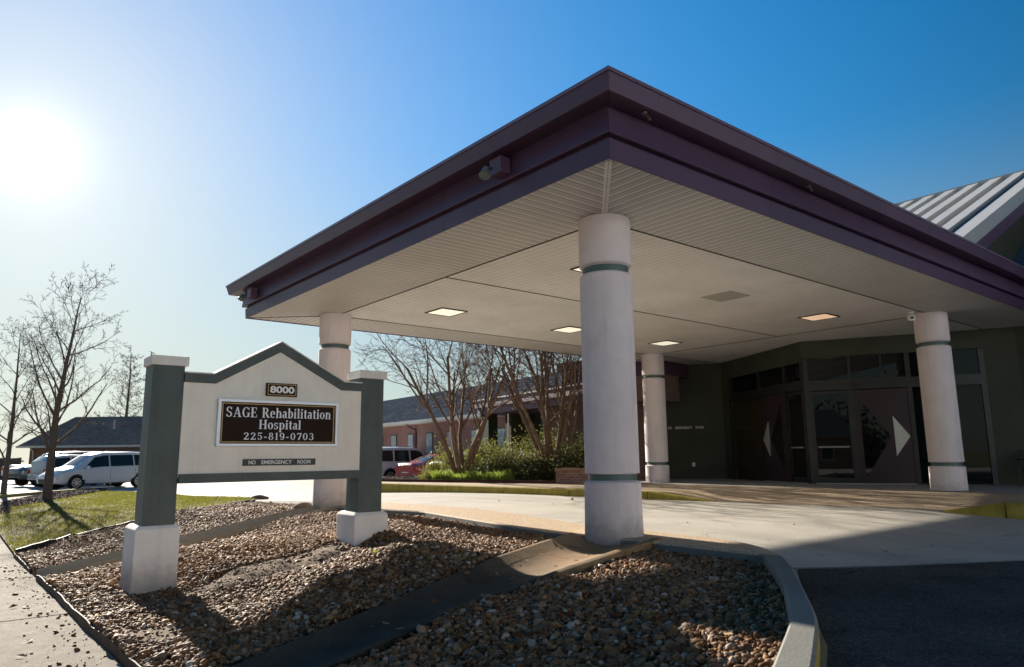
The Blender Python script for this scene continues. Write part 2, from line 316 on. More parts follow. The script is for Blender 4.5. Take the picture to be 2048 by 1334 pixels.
# ------------------------------------------------------------------ helpers
def link(name, me, mat, parent=None):
    o = bpy.data.objects.new(name, me); C.objects.link(o)
    for x in (mat if isinstance(mat, (list, tuple)) else [mat]):
        if x is not None: me.materials.append(x)
    if parent is not None: o.parent = parent
    return o
def tag(o, label, cat, group=None):
    o['label'] = label; o['category'] = cat
    if group: o['group'] = group
    return o
def thing(name, label, cat, loc=(0, 0, 0), rz=0., group=None):
    o = bpy.data.objects.new(name, None); C.objects.link(o); o.location = loc; o.rotation_euler = (0, 0, rz); o.empty_display_size = .2
    return tag(o, label, cat, group)
def structure(o): o['kind'] = 'structure'; return o
def stuff(o): o['kind'] = 'stuff'; return o
class MB:
    """collects verts, faces, material index and box-mapped UVs for one mesh"""
    def __init__(s): s.v = []; s.f = []; s.m = []
    def add(s, v, f, m=0):
        k = len(s.v); s.v += [tuple(p) for p in v]; s.f += [tuple(i+k for i in q) for q in f]; s.m += [m]*len(f)
    def box(s, a, b, m=0):
        (x0, y0, z0), (x1, y1, z1) = a, b
        s.add([(x0,y0,z0),(x1,y0,z0),(x1,y1,z0),(x0,y1,z0),(x0,y0,z1),(x1,y0,z1),(x1,y1,z1),(x0,y1,z1)],
              [(3,2,1,0),(4,5,6,7),(0,1,5,4),(1,2,6,5),(2,3,7,6),(3,0,4,7)], m)
    def obox(s, p, q, th, z0, z1, m=0, off=0.):
        """a box standing on the plan line p-q, th thick to the left of p->q after an offset"""
        p = Vector(p[:2]); q = Vector(q[:2]); d = (q-p).normalized(); n = Vector((-d.y, d.x))
        a, b, c, e = p+n*off, q+n*off, q+n*(off+th), p+n*(off+th)
        v = [(*a, z0), (*b, z0), (*c, z0), (*e, z0), (*a, z1), (*b, z1), (*c, z1), (*e, z1)]
        s.add(v, [(3,2,1,0),(4,5,6,7),(0,1,5,4),(1,2,6,5),(2,3,7,6),(3,0,4,7)], m)
    def prism(s, pts, z0, z1, m=0):
        n = len(pts); s.add([(x, y, z0) for x, y in pts]+[(x, y, z1) for x, y in pts],
            [tuple(range(n-1, -1, -1)), tuple(range(n, 2*n))]+[(i, (i+1) % n, n+(i+1) % n, n+i) for i in range(n)], m)
    def prism_y(s, pts, y0, y1, m=0):
        n = len(pts); s.add([(x, y0, z) for x, z in pts]+[(x, y1, z) for x, z in pts],
            [tuple(range(n)), tuple(range(2*n-1, n-1, -1))]+[(i, n+i, n+(i+1) % n, (i+1) % n) for i in range(n)], m)
    def lathe(s, prof, n=48, cx=0, cy=0, m=0):
        k = len(prof); v = []; f = []
        for i in range(n):
            a = 2*PI*i/n
            for r, z in prof: v.append((cx+r*math.cos(a), cy+r*math.sin(a), z))
        for i in range(n):
            for j in range(k-1):
                a = i*k+j; c = ((i+1) % n)*k+j; f.append((a, c, c+1, a+1))
        s.add(v, f, m)
    def tube(s, pts, rad, n=6, m=0):
        pts = [Vector(p) for p in pts]; rad = rad if isinstance(rad, (list, tuple)) else [rad]*len(pts); v = []; f = []
        for i, p in enumerate(pts):
            d = (pts[min(i+1, len(pts)-1)]-pts[max(i-1, 0)]).normalized()
            a = d.cross(Vector((0, 0, 1)) if abs(d.z) < .9 else Vector((1, 0, 0))).normalized(); c = d.cross(a)
            for k in range(n):
                t = 2*PI*k/n; v.append(p+(a*math.cos(t)+c*math.sin(t))*rad[i])
        for i in range(len(pts)-1):
            for k in range(n): f.append((i*n+k, i*n+(k+1) % n, (i+1)*n+(k+1) % n, (i+1)*n+k))
        f += [tuple(range(n-1, -1, -1)), tuple(range((len(pts)-1)*n, len(pts)*n))]; s.add(v, f, m)
    def build(s, name, mat, parent=None, smooth=None, bevel=0., uv=False):
        me = bpy.data.meshes.new(name); me.from_pydata(s.v, [], s.f)
        o = link(name, me, mat, parent)
        if any(s.m): me.polygons.foreach_set('material_index', s.m)
        bm = bmesh.new(); bm.from_mesh(me); bmesh.ops.recalc_face_normals(bm, faces=bm.faces)
        if bevel:
            bmesh.ops.remove_doubles(bm, verts=bm.verts, dist=1e-5)
            es = [e for e in bm.edges if len(e.link_faces) == 2 and e.calc_face_angle(0) > .6]
            bmesh.ops.bevel(bm, geom=es, offset=bevel, segments=2, affect='EDGES', profile=.6, clamp_overlap=True)
        bm.to_mesh(me); bm.free()
        if uv:
            ul = me.uv_layers.new(name='UVMap')
            for p in me.polygons:
                n = p.normal
                h = Vector((-n.y, n.x, 0)); h = h.normalized() if h.length > 1e-4 else Vector((1, 0, 0)); vv = n.cross(h)
                for li in p.loop_indices:
                    co = me.vertices[me.loops[li].vertex_index].co; ul.data[li].uv = (co.dot(h), co.dot(vv))
        if smooth is not None: me.set_sharp_from_angle(angle=RAD(smooth)); 
        if smooth is None:
            for p in me.polygons: p.use_smooth = False
        return o
def np_mesh(name, V, F, mat, parent=None, smooth=False, matidx=None):
    """a mesh from numpy arrays: V (n,3), F (m,k)"""
    V = np.asarray(V, np.float32); F = np.asarray(F, np.int32)
    me = bpy.data.meshes.new(name); me.vertices.add(len(V)); me.vertices.foreach_set('co', V.ravel())
    k = F.shape[1]; me.loops.add(F.size); me.loops.foreach_set('vertex_index', F.ravel())
    me.polygons.add(len(F)); me.polygons.foreach_set('loop_start', np.arange(0, F.size, k, dtype=np.int32))
    me.polygons.foreach_set('use_smooth', np.full(len(F), smooth))
    if matidx is not None: me.polygons.foreach_set('material_index', np.asarray(matidx, np.int32))
    me.update(calc_edges=True); me.validate()
    return link(name, me, mat, parent)
def ss(x): x = np.clip(x, 0, 1); return x*x*(3-2*x)
def inside(P, poly):
    x, y = P[:, 0], P[:, 1]; r = np.zeros(len(P), bool); n = len(poly)
    for i in range(n):
        x1, y1 = poly[i]; x2, y2 = poly[(i+1) % n]
        c = ((y1 > y) != (y2 > y)) & (x < (x2-x1)*(y-y1)/((y2-y1) or 1e-9)+x1); r ^= c
    return r
def seg_dist(P, a, b):
    a = np.array(a); b = np.array(b); d = b-a; t = np.clip(((P-a)@d)/(d@d), 0, 1); return np.linalg.norm(P-(a+t[:, None]*d), axis=1), t
def path_dist(P, pts):
    D = np.full(len(P), 1e9)
    for a, b in zip(pts[:-1], pts[1:]): D = np.minimum(D, seg_dist(P, a, b)[0])
    return D
def sheet(name, poly, zf, mat, step=.25, parent=None, skirt=0.):
    """a height-field sheet filling a plan polygon"""
    bm = bmesh.new(); P = []
    n = len(poly)
    for i in range(n):
        a = Vector(poly[i]); b = Vector(poly[(i+1) % n]); k = max(1, int((b-a).length/step/1.5))
        for j in range(k): P.append(a+(b-a)*j/k)
    vs = [bm.verts.new((p.x, p.y, 0)) for p in P]; f = bm.faces.new(vs)
    x0, x1 = min(p.x for p in P), max(p.x for p in P); y0, y1 = min(p.y for p in P), max(p.y for p in P)
    for ax, lo, hi in ((0, x0, x1), (1, y0, y1)):
        c = lo+step
        while c < hi:
            co = [0, 0, 0]; no = [0, 0, 0]; co[ax] = c+1e-4; no[ax] = 1
            bmesh.ops.bisect_plane(bm, geom=bm.verts[:]+bm.edges[:]+bm.faces[:], plane_co=co, plane_no=no, dist=1e-5); c += step
    co = np.array([v.co[:] for v in bm.verts]); z = zf(co[:, 0], co[:, 1])
    for v, h in zip(bm.verts, z): v.co.z = h
    bmesh.ops.recalc_face_normals(bm, faces=bm.faces)
    if sum(f.normal.z for f in bm.faces) < 0: bmesh.ops.reverse_faces(bm, faces=bm.faces)
    if skirt:
        be = [e for e in bm.edges if e.is_boundary]
        r = bmesh.ops.extrude_edge_only(bm, edges=be)
        for v in [g for g in r['geom'] if isinstance(g, bmesh.types.BMVert)]: v.co.z -= skirt
    me = bpy.data.meshes.new(name); bm.to_mesh(me); bm.free()
    for p in me.polygons: p.use_smooth = not skirt
    return link(name, me, mat, parent)

# ------------------------------------------------------------------ ground heights
XL_Y = np.array([-40, -5.6, -5.0, -4.37, -3.9, -3.36, -2.38, -1.85, -1.18, 0.5, 1.28, 4.72, 7.72, 9.5, 12.7, 14.3, 16.5, 20, 25, 28, 30, 30.4])
XL_X = np.array([-7.5, -6.2, -4.9, -3.40, -2.46, -1.64, -.23, .30, .60, .68, .73, 1.47, 1.29, .75, .2, .7, .9, 1.1, 1.35, .8, .05, -.2])
def xl(y): return np.interp(y, XL_Y, XL_X)
def pave(x, y):
    z = -.025-.11*ss((-.4-y)/2.8)-.40*ss((y-8)/17)
    low = (x < xl(y)-.09) & (y < 30.4)
    return np.where(low, -.68, z)
GC = np.array([(-5.35,7.5,-.46),(-5.35,5,-.47),(-5.35,2,-.475),(-5.35,-1,-.48),(-5.3,-4,-.48),(-4.85,2.4,-.455),(-4.4,2.4,-.44),(-2.25,2.3,-.17),(-1.75,2.4,0.0),(-1.5,2.9,0.0),(-2.3,.8,.0),(-1.95,-.3,-.05),
 (-.2,3,-.1),(-.5,.7,-.08),(-.4,-1.5,-.1),(-1.5,-2.5,-.11),(-2.7,-3.5,-.13),(-4,-3.6,-.28),(-2.9,-1.7,-.17),(-2.2,-1.6,-.11),(-4.3,-2.2,-.36),(-3.6,-.5,-.24),(-4.6,-.5,-.40),(-3.2,.5,-.14),(-4.4,1,-.39),(-3.3,2.2,-.30),(-3.2,2.8,-.27),(-3,4,-.16),
 (-1.2,3.8,-.02),(-1,6.3,-.06),(-3.6,5.6,-.28),(-1.2,8.6,-.07),(-1,11,-.13),(.1,12.3,-.14),(-3.4,8.8,-.33),(-4.5,5.5,-.42),(-1.3,.2,-.05),(-.9,-.95,-.09)])
def gravel_z(x, y):
    x = np.asarray(x, float); y = np.asarray(y, float)
    d2 = (x[..., None]-GC[:, 0])**2+(y[..., None]-GC[:, 1])**2+.05; wt = d2**-1.6
    return (wt*GC[:, 2]).sum(-1)/wt.sum(-1)
KERB_IN = [(-.02,8.6),(-.11,7.03),(.17,6.14),(.43,5.07),(.04,2.8),(-.28,.86),(-.20,-.46),(-.22,-2.15),(-.95,-2.72),(-1.75,-3.27),(-2.59,-3.79),(-3.51,-4.27),(-4.9,-4.85),(-6.2,-5.4)]
GRAVEL = [(-5.37,-5.1)]+[(-5.37,7.65),(-3.72,9.6),(-2.1,11.0),(.2,12.6),(.42,9.7)]+KERB_IN[:-1]
T0 = [(-.15,-.12),(-.95,-.37),(-1.95,-.73),(-3.33,-1.06),(-4.6,-1.32),(-5.37,-1.5)]; T0W = [.62,.56,.50,.37,.33,.33]; T0Z = [.0,-.03,-.065,-.21,-.38,-.495]
T1 = [(-.2,7.6),(-1.0,7.05),(-3.48,5.5),(-5.30,5.05)]; T1W = [.30,.28,.27,.25]; T1Z = [-.005,-.03,-.23,-.46]
SWX = -5.385

# ------------------------------------------------------------------ the setting: ground
structure(link('ground', bpy.data.meshes.new('ground'), MT['farground']))
bpy.data.meshes['ground'].from_pydata([(-600,-600,-.8),(600,-600,-.8),(600,600,-.8),(-600,600,-.8)], [], [(0,1,2,3)])
# driveway and car park: one sheet
ys = np.unique(np.concatenate([np.arange(-40, -6, 2), np.arange(-6, 32, .2), np.arange(32, 64, 2)]))
rows = []
for y in ys:
    l = xl(y)-.06 if y < 30.4 else -40
    lo = np.array([-40, l-.12-1e-3]) if y < 30.4 else np.array([-40, -39.9])
    rows.append(np.concatenate([lo, np.linspace(l, 6.5, 30), np.linspace(7.5, 60, 20)]))
X = np.array(rows); Y = np.repeat(ys[:, None], X.shape[1], 1); Z = pave(X, Y)
nr, nc = X.shape; idx = np.arange(nr*nc).reshape(nr, nc)
F = np.stack([idx[:-1, :-1], idx[:-1, 1:], idx[1:, 1:], idx[1:, :-1]], -1).reshape(-1, 4)
structure(np_mesh('driveway', np.stack([X, Y, Z], -1).reshape(-1, 3), F, MT['drive'], smooth=True))
mb = MB()
def strip(pts, wd, dz=.004):
    pts = [Vector(p) for p in pts]; fine = []
    for a, b_ in zip(pts[:-1], pts[1:]):
        k = max(1, int((b_-a).length/.3)); fine += [a+(b_-a)*i/k for i in range(k)]
    fine.append(pts[-1]); v = []
    for i, p in enumerate(fine):
        d = (fine[min(i+1, len(fine)-1)]-fine[max(i-1, 0)]).normalized(); n = Vector((-d.y, d.x))*wd/2
        for q in (p+n, p-n): v.append((q.x, q.y, float(pave(np.array(q.x), np.array(q.y)))+dz))
    mb.add(v, [(2*i, 2*i+1, 2*i+3, 2*i+2) for i in range(len(fine)-1)])
strip([(-.15,-2.42),(2.6,-3.9),(6.5,-6.0)], .016); strip([(.85,1.6),(6.2,3.4)], .012); strip([(1.35,7.0),(5.8,8.2)], .012); strip([(3.9,-3.0),(3.7,12)], .012)
strip([(1.0,12.5),(5.2,13.0)], .012); strip([(3.6,-4.4),(3.3,-12)], .012)
structure(mb.build('pavement_joint', MT['joint']))
m, t, b = new_mat('shade_toned_paving'); v = coord(t)
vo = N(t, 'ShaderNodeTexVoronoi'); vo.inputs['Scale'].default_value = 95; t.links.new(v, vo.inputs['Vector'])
c = ramp(t, vo.outputs['Color'], [(.1, (.022, .022, .023)), (.55, (.050, .049, .047)), (.9, (.105, .10, .092)), (1, (.20, .19, .17))])      # stone speckle, kept dark to stand in for shade
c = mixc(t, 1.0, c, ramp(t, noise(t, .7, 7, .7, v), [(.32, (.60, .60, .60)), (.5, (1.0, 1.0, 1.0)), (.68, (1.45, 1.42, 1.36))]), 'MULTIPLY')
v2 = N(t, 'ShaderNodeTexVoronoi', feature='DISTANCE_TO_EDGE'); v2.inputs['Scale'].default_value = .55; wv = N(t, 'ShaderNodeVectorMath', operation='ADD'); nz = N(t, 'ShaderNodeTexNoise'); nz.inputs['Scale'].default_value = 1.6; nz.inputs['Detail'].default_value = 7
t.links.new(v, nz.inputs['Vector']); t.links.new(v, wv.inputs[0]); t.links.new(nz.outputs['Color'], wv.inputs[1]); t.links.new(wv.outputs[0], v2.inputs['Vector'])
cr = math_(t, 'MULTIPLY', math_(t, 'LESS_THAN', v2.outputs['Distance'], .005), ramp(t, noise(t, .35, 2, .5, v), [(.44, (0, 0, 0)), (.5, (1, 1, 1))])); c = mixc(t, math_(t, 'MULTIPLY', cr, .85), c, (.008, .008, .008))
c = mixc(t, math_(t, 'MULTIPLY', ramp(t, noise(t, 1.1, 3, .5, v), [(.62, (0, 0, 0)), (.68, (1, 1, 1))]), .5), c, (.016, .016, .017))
t.links.new(c, b.inputs['Base Color']); b.inputs['Roughness'].default_value = .85; b.inputs['Specular IOR Level'].default_value = .12; bump(t, b, vo.outputs['Distance'], .7, .01); MT['shade_dark_paving'] = m
SHADE_PAVING = [(-.32,-2.56),(-.15,-2.47),(2.6,-3.95),(6.4,-6.0),(6.9,-9.0),(6.9,-30),(-8.2,-30),(-7.0,-6.2),(-4.93,-5.06),(-3.46,-4.44),(-2.52,-3.97),(-1.70,-3.43),(-.95,-2.95)]
structure(sheet('shade_dark_paving', SHADE_PAVING, lambda x, y: -.025-.11*ss((-.4-y)/2.8)+.005, MT['shade_dark_paving'], .6))  # sheet over the drive whose dark colour deepens the shade beyond the joint
# sidewalk at the left foreground
SW = [(-12,-9),(SWX,-9),(SWX,7.7),(-5.3,12),(-4.95,18),(-4.72,20),(-4.4,23),(-2.87,28),(.05,33),(-.6,33.4),(-4.2,27.6),(-5,25.5),(-12,24)]
def swz(x, y): return -.5+.115*ss((y-10)/16)
structure(sheet('sidewalk', SW, swz, MT['walk'], .8, skirt=.3))
mb = MB()
for y in (-3.4, -.6, 2.2, 5.1, 8.0): mb.box((-7.4, y-.007, -.499), (-5.40, y+.007, -.4962))
structure(mb.build('sidewalk_joint', MT['joint']))
# gravel bed base, lawn base
def gz_base(x, y):
    P = np.stack([x, y], -1); z = gravel_z(x, y)-.012
    for path, wd in ((T0, .58), (T1, .36)):
        d = path_dist(P, path); z -= .20*(1-ss((d-.18)/(wd-.12)))
    return z
structure(sheet('gravel_bed', GRAVEL, gz_base, MT['soil'], .12, skirt=.25))
LAWN = [(-5.37,7.72),(-3.72,9.67),(-2.1,11.07),(.15,12.75),(.6,14.3),(.82,16.5),(1.02,20),(1.28,25),(.75,28),(0,30.2),(-.4,30.2),(-3.39,22.2),(-4.65,19.9),(-4.9,18),(-5.28,12)]
def lawn_z(x, y):
    e = ss((x+4.6)/5.0); return (1-e)*swz(x, y)+e*(-.025-.40*ss((y-8)/17))+.025
MSTRIP = [(-4.95,17.6),(-4.72,20),(-4.45,22.8),(-2.87,27.8),(.05,32.8),(-.1,30.2),(-.4,30.1),(-3.39,22.2),(-4.5,19.9),(-4.7,17.6)]
structure(sheet('mulch_bed', MSTRIP, lambda x, y: swz(x, y)+.035, MT['mulchbase'], .5, skirt=.2))
structure(sheet('lawn', LAWN, lawn_z, MT['lawnbase'], .4, skirt=.3))

# exposed-aggregate apron beside the columns and its kerb
OUT = [(.55,9.6),(1.10,8.6),(1.29,7.72),(1.45,6.2),(1.47,4.72),(1.15,3.0),(.73,1.28),(.68,.4),(.60,-1.18),(.30,-1.85),(-.23,-2.38),(-.9,-2.87),(-1.64,-3.36),(-2.46,-3.90),(-3.40,-4.37),(-4.8,-5.02),(-6.1,-5.6)]
INN = [(.40,9.7),(.0,8.6),(-.11,7.7),(-.11,7.03),(.17,6.14),(.43,5.07),(.04,2.8),(-.12,1.9),(-.28,.86),(-.20,-.46),(-.22,-2.15),(-.87,-2.66),(-1.55,-3.14),(-2.59,-3.79),(-3.51,-4.22),(-4.85,-4.83),(-6.15,-5.4)]
def resamp(pts, n):
    P = np.array(pts); d = np.r_[0, np.cumsum(np.linalg.norm(np.diff(P, axis=0), axis=1))]; t = np.linspace(0, d[-1], n)
    return np.stack([np.interp(t, d, P[:, 0]), np.interp(t, d, P[:, 1])], -1)
def smooth_path(pts, n, it=3):
    P = resamp(pts, n)
    for _ in range(it): P[1:-1] = .25*P[:-2]+.5*P[1:-1]+.25*P[2:]
    return P
k0 = 10   # index where the wide apron ends and the narrow kerb starts
oA = smooth_path(OUT[:k0+1], 60, 2); iA = resamp(INN[:k0+1], 60); oB = smooth_path(OUT[k0:], 40, 2); iB = smooth_path(INN[k0:], 40, 1)
def band(o, i, ztop, depth_out, depth_in, name, mats, cut=None):
    """kerb band: top, bevelled inner and outer faces"""
    n = len(o); V = []; F_ = []; mi = []
    for a, b_ in zip(o, i):
        d = (b_-a); L = np.linalg.norm(d); d = d/L; e = min(.02, L*.2)
        V += [(*a, ztop-depth_out), (*a, ztop-e), (*(a+d*e), ztop), (*(b_-d*e), ztop), (*b_, ztop-e), (*b_, ztop-depth_in)]
    for k in range(n-1):
        for j in range(5):
            F_.append((k*6+j, k*6+j+1, k*6+j+7, k*6+j+6)); mi.append(1 if j == 0 else 0 if j < 3 else 2 if j > 3 else 0)
    me = bpy.data.meshes.new(name); me.from_pydata(V, [], F_); o_ = link(name, me, mats); me.polygons.foreach_set('material_index', mi)
    bm = bmesh.new(); bm.from_mesh(me); bmesh.ops.recalc_face_normals(bm, faces=bm.faces)
    if sum(f.normal.z*f.calc_area() for f in bm.faces) < 0: bmesh.ops.reverse_faces(bm, faces=bm.faces)
    bm.to_mesh(me); bm.free(); return structure(o_)
band(oA, iA, 0., .2, .3, 'apron', [MT['agg'], MT['agg'], MT['kerbc']])
band(oB, iB, .003, .3, .3, 'kerb', [MT['kerbc'], MT['yellow'], MT['kerbc']])

# walkway in front of the hospital, its yellow kerb and the ramp
def xf(y): return 6.76-.117*y
WZ = .14
ramp_y0, ramp_y1 = -1.35, 3.1
WALK = [(xf(18.5),18.5),(xf(15),15),(xf(9),9),(xf(4.3),4.3),(xf(3.1)+.0,3.1),(xf(1),1),(xf(-.4),-.4),(xf(-1.4),-1.4),(xf(-2.6),-2.6),(xf(-12),-12),(20,-12),(20,18.5)]
def wz(x, y):
    r = ss((y-ramp_y0+1.0)/1.2)*ss((ramp_y1+1.2-y)/1.4)      # 1 in the ramp
    f = ss((x-xf(y))/2.6)
    return WZ*(1-r)+r*(-.015+(WZ+.015)*f)
structure(sheet('walkway_apron', WALK, wz, MT['agg'], .3, skirt=.2))
mb = MB()
WALK2 = [(9.75,12.5),(9.72,6),(9.9,0),(10.1,-12),(20,-12),(20,12.5)]
structure(sheet('walkway', WALK2, lambda x, y: np.full(np.shape(x), WZ+.005), MT['walkway'], 1.0))
def yellow_kerb(y_list, name):
    """kerb stones along the drive edge with real gaps between them"""
    for ya, yb, ta, tb in y_list:
        m2 = MB(); pts = []
        for k in range(7):
            y = ya+(yb-ya)*k/6; h = ta+(tb-ta)*k/6; x = xf(y); pts.append((x, y, h))
        V = []
        for x, y, h in pts:
            zb = float(pave(np.array(x), np.array(y)))-.06; zt = max(zb+.07, -.02+(WZ+.03)*h)
            V += [(x-.15, y, zb), (x-.15, y, zt-.025), (x-.125, y, zt), (x+.02, y, zt), (x+.02, y, zb)]
        F_ = []; mi = []
        for k in range(6):
            for j in range(4): F_.append((k*5+j, k*5+j+1, k*5+j+6, k*5+j+5)); mi.append(0 if j < 3 else 1)
        F_ += [(0, 1, 2, 3, 4), tuple(30+q for q in (4, 3, 2, 1, 0))]; mi += [0, 0]
        m2.add(V, F_); o = m2.build(name, [MT['yellow'], MT['kerbc']]); structure(o)
ed = np.linspace(18.2, 4.6, 7)
yellow_kerb([(a-.012, b_+.012, 1, 1) for a, b_ in zip(ed[:-1], ed[1:])]+[(4.59, 3.0, 1, .05), (-1.25, -2.1, .05, 1), (-2.12, -4.4, 1, 1), (-4.42, -6.7, 1, 1), (-6.72, -9, 1, 1)], 'walkway_kerb')
BED = [(5.75,16.3),(5.95,15.2),(7.95,9.75),(9.2,9.6),(10.7,9.8),(11.0,11.6),(11.6,18.2),(10.5,19.6),(7.2,19.6),(6.0,18.2)]
structure(sheet('planting_bed', BED, lambda x, y: WZ+.03+.10*ss(np.minimum(np.abs(x-xf(y))-.0, 2)/2)*0+0*x, MT['mulchbase'], .4, skirt=.1))
mb = MB()
for a, b_ in (((5.75,16.3),(5.95,15.2)), ((5.95,15.2),(7.95,9.75)), ((7.95,9.75),(9.2,9.6))): mb.obox(a, b_, .05, WZ, WZ+.09, off=-.055)
tag(mb.build('bed_edging', paint('red_brown_edging', (.075, .035, .026), .8, .3, 6)), 'low red-brown edging strip along the front of the shrub bed', 'edging')

# ------------------------------------------------------------------ canopy
SX, SY0, SY1, SZ, ZT = -1.47, -1.47, 9.33, 4.0, 4.736
can = thing('entrance_canopy', 'large drive-through canopy with dark plum fascia, pale soffit and round banded columns', 'canopy', (0, 0, 0))
XE = 15.5
path = [(XE, SY1), (SX, SY1), (SX, SY0), (XE, SY0)]
def offs(o): return [(XE, SY1+o), (SX-o, SY1+o), (SX-o, SY0-o), (XE, SY0-o)]
def profile(prof, name, mat, parent):
    V = []; F_ = []; n = len(prof)
    cols = [offs(o) for o, z in prof]
    for k in range(4):
        for j in range(n): V.append((*cols[j][k], prof[j][1]))
    for k in range(3):
        for j in range(n-1): F_.append((k*n+j, k*n+j+1, (k+1)*n+j+1, (k+1)*n+j))
    m2 = MB(); m2.add(V, F_); return m2.build(name, mat, parent)
profile([(-.10,4.012),(-.012,4.012),(-.012,3.985),(0,3.985),(.012,4.20),(-.02,4.21),(-.02,4.24),(.062,4.236),(.07,4.248),(.045,4.475),(.03,4.485),(.03,4.545),(.275,4.522),(.295,4.525),(.337,4.688),(.337,4.70)], 'fascia', MT['fascia'], can)
profile([(.337,4.697),(.352,4.697),(.352,4.736),(.30,4.745),(.0,4.76)], 'roof_edge', MT['plum_edge'], can)
mb = MB(); mb.box((SX+.02, SY0+.02, 4.60), (XE, SY1-.02, 4.765)); mb.build('roof_deck', MT['roofdeck'], can)
# soffit: inner boards and the perforated border, mitred at the corners
def flat(name, polys, mat, z):
    m2 = MB()
    for p in polys: m2.add([(x, y, z) for x, y in p], [tuple(range(len(p)))])
    o = m2.build(name, mat, can)
    for p in o.data.polygons:
        if p.normal.z > 0: p.flip()
    return o
ix0, ix1, iy0, iy1 = 0.0, 10.54, 0.0, 7.95
flat('soffit', [[(ix0,iy0),(ix1,iy0),(ix1,iy1),(ix0,iy1)]], MT['soffit_in'], SZ+.004)
flat('soffit_border', [[(SX,SY0),(ix0,iy0),(ix0,iy1),(SX,SY1)]], MT['soffit_x'], SZ+.004)
flat('soffit_border', [[(SX,SY0),(XE,SY0),(XE,iy0),(ix0,iy0)]], MT['soffit_y'], SZ+.004)
flat('soffit_border', [[(SX,SY1),(ix0,iy1),(XE,iy1),(XE,SY1)]], MT['soffit_y'], SZ+.004)
flat('soffit', [[(ix1,iy0),(XE,iy0),(XE,iy1),(ix1,iy1)]], MT['soffit_in'], SZ+.004)
mb = MB()
for a, b_ in (((ix0,iy0),(XE,iy0)), ((ix0,iy1),(XE,iy1)), ((ix0,iy0),(ix0,iy1)), ((ix1,iy0),(ix1,iy1)), ((ix0,3.72),(ix1,3.72))):
    mb.obox(a, b_, .022, SZ-.006, SZ+.002, off=-.011)
mb.obox((SX,SY1),(ix0,iy1), .02, SZ-.006, SZ+.002, off=-.01)
mb.build('soffit_joint', paint('dark_soffit_joint', (.09, .08, .065), .8), can)  # dark channel strips along the board joints
mb = MB(); mb.obox((SX+.08,SY0+.08),(ix0-.2,iy0-.2), .032, SZ-.012, SZ+.002, off=-.036); mb.obox((SX+.08,SY0+.08),(ix0-.2,iy0-.2), .032, SZ-.012, SZ+.002, off=.004)
mb.build('corner_trim', paint('soffit_trim', SC, .5), can)
# columns
def column(x, y, zb=0., R=.337):
    m2 = MB(); Rb = R+.012
    pr = [(R, SZ-.002), (R, 3.375), (R-.02, 3.355), (R-.045, 3.352), (R-.045, 3.262), (R-.02, 3.258), (R, 3.235), (R, .742), (R-.04, .738), (R-.04, .655), (R-.015, .652), (Rb, .635), (Rb+.004, .2), (Rb+.012, zb-.06)]
    m2.lathe(pr, 64, x, y); c = m2.build('column', MT['stucco'], can, smooth=40)
    for z0, z1, r in ((3.266, 3.348, R-.043), (.659, .734, R-.038)):
        m3 = MB(); m3.lathe([(r-.01, z1), (r, z1), (r, z0), (r-.01, z0)], 64, x, y); m3.build('band', MT['green_band'], c, smooth=40)
    return c
column(0, 0, -.05); column(0, 7.95, -.08); column(10.54, 0, WZ); column(10.54, 7.95, WZ)

# recessed ceiling lights
def ceiling_light(x, y, lens, label):
    o = thing('ceiling_light', label, 'ceiling light', (x, y, SZ), 0, 'recessed ceiling lights in the canopy')
    h = .33; m2 = MB()
    for a, b_ in (((-h,-h),(h,-h+.03)), ((-h,h-.03),(h,h)), ((-h,-h+.03),(-h+.03,h-.03)), ((h-.03,-h+.03),(h,h-.03))): m2.box((*a, -.018), (*b_, .0))
    m2.build('frame', MT['frame'] if lens != 'lamp_off' else paint('painted_lamp_frame', (.45,.43,.38), .5), o)
    m3 = MB(); m3.box((-h+.03,-h+.03,-.012), (h-.03,h-.03,-.001)); m3.build('lens', MT[lens], o)
ceiling_light(1.68, 6.18, 'lamp_white', 'lit square ceiling light nearest the column behind the monument sign')
ceiling_light(5.30, 6.18, 'lamp_white', 'lit square ceiling light just left of the nearest column, deep under the canopy')
ceiling_light(8.95, 6.18, 'lamp_white', 'lit square ceiling light in front of the rear column by the dark wall')
ceiling_light(8.77, 1.66, 'lamp_warm', 'warm orange ceiling light nearest the entrance doors')
ceiling_light(5.20, 1.68, 'lamp_off', 'unlit beige square ceiling light between the nearest column and the doors')
ceiling_light(1.66, 1.70, 'lamp_white', 'square ceiling light half hidden behind the top of the nearest column')
# floodlights under the eave and small fittings
def flood(y, label):
    o = thing('floodlight', label, 'floodlight', (SX-.07, y, 4.38), 0, 'floodlights on the canopy fascia')
    m2 = MB(); m2.box((-.15,-.11,-.09), (-.003,.11,.11)); m2.build('junction_box', MT['plum'], o, bevel=.006)
    m3 = MB(); m3.tube([(-.19,.0,-.03),(-.24,.02,-.06),(-.26,.04,-.08)], .018, 8); m3.build('arm', MT['black'], o)
    m4 = MB(); m4.lathe([(.0,.0),(.035,.0),(.045,.04),(.068,.125),(.072,.132),(.064,.132),(.0,.122)], 20)
    l = m4.build('lamp_head', paint('grey_green_lamp_housing', (.13,.155,.145), .5), o, smooth=40); l.location = (-.25,.04,-.03); l.rotation_euler = (0, RAD(-155), RAD(30))
    return o
flood(.16, 'floodlight on a plum box under the eave near the canopy corner')
flood(8.55, 'floodlight on a plum box under the far left end of the eave')
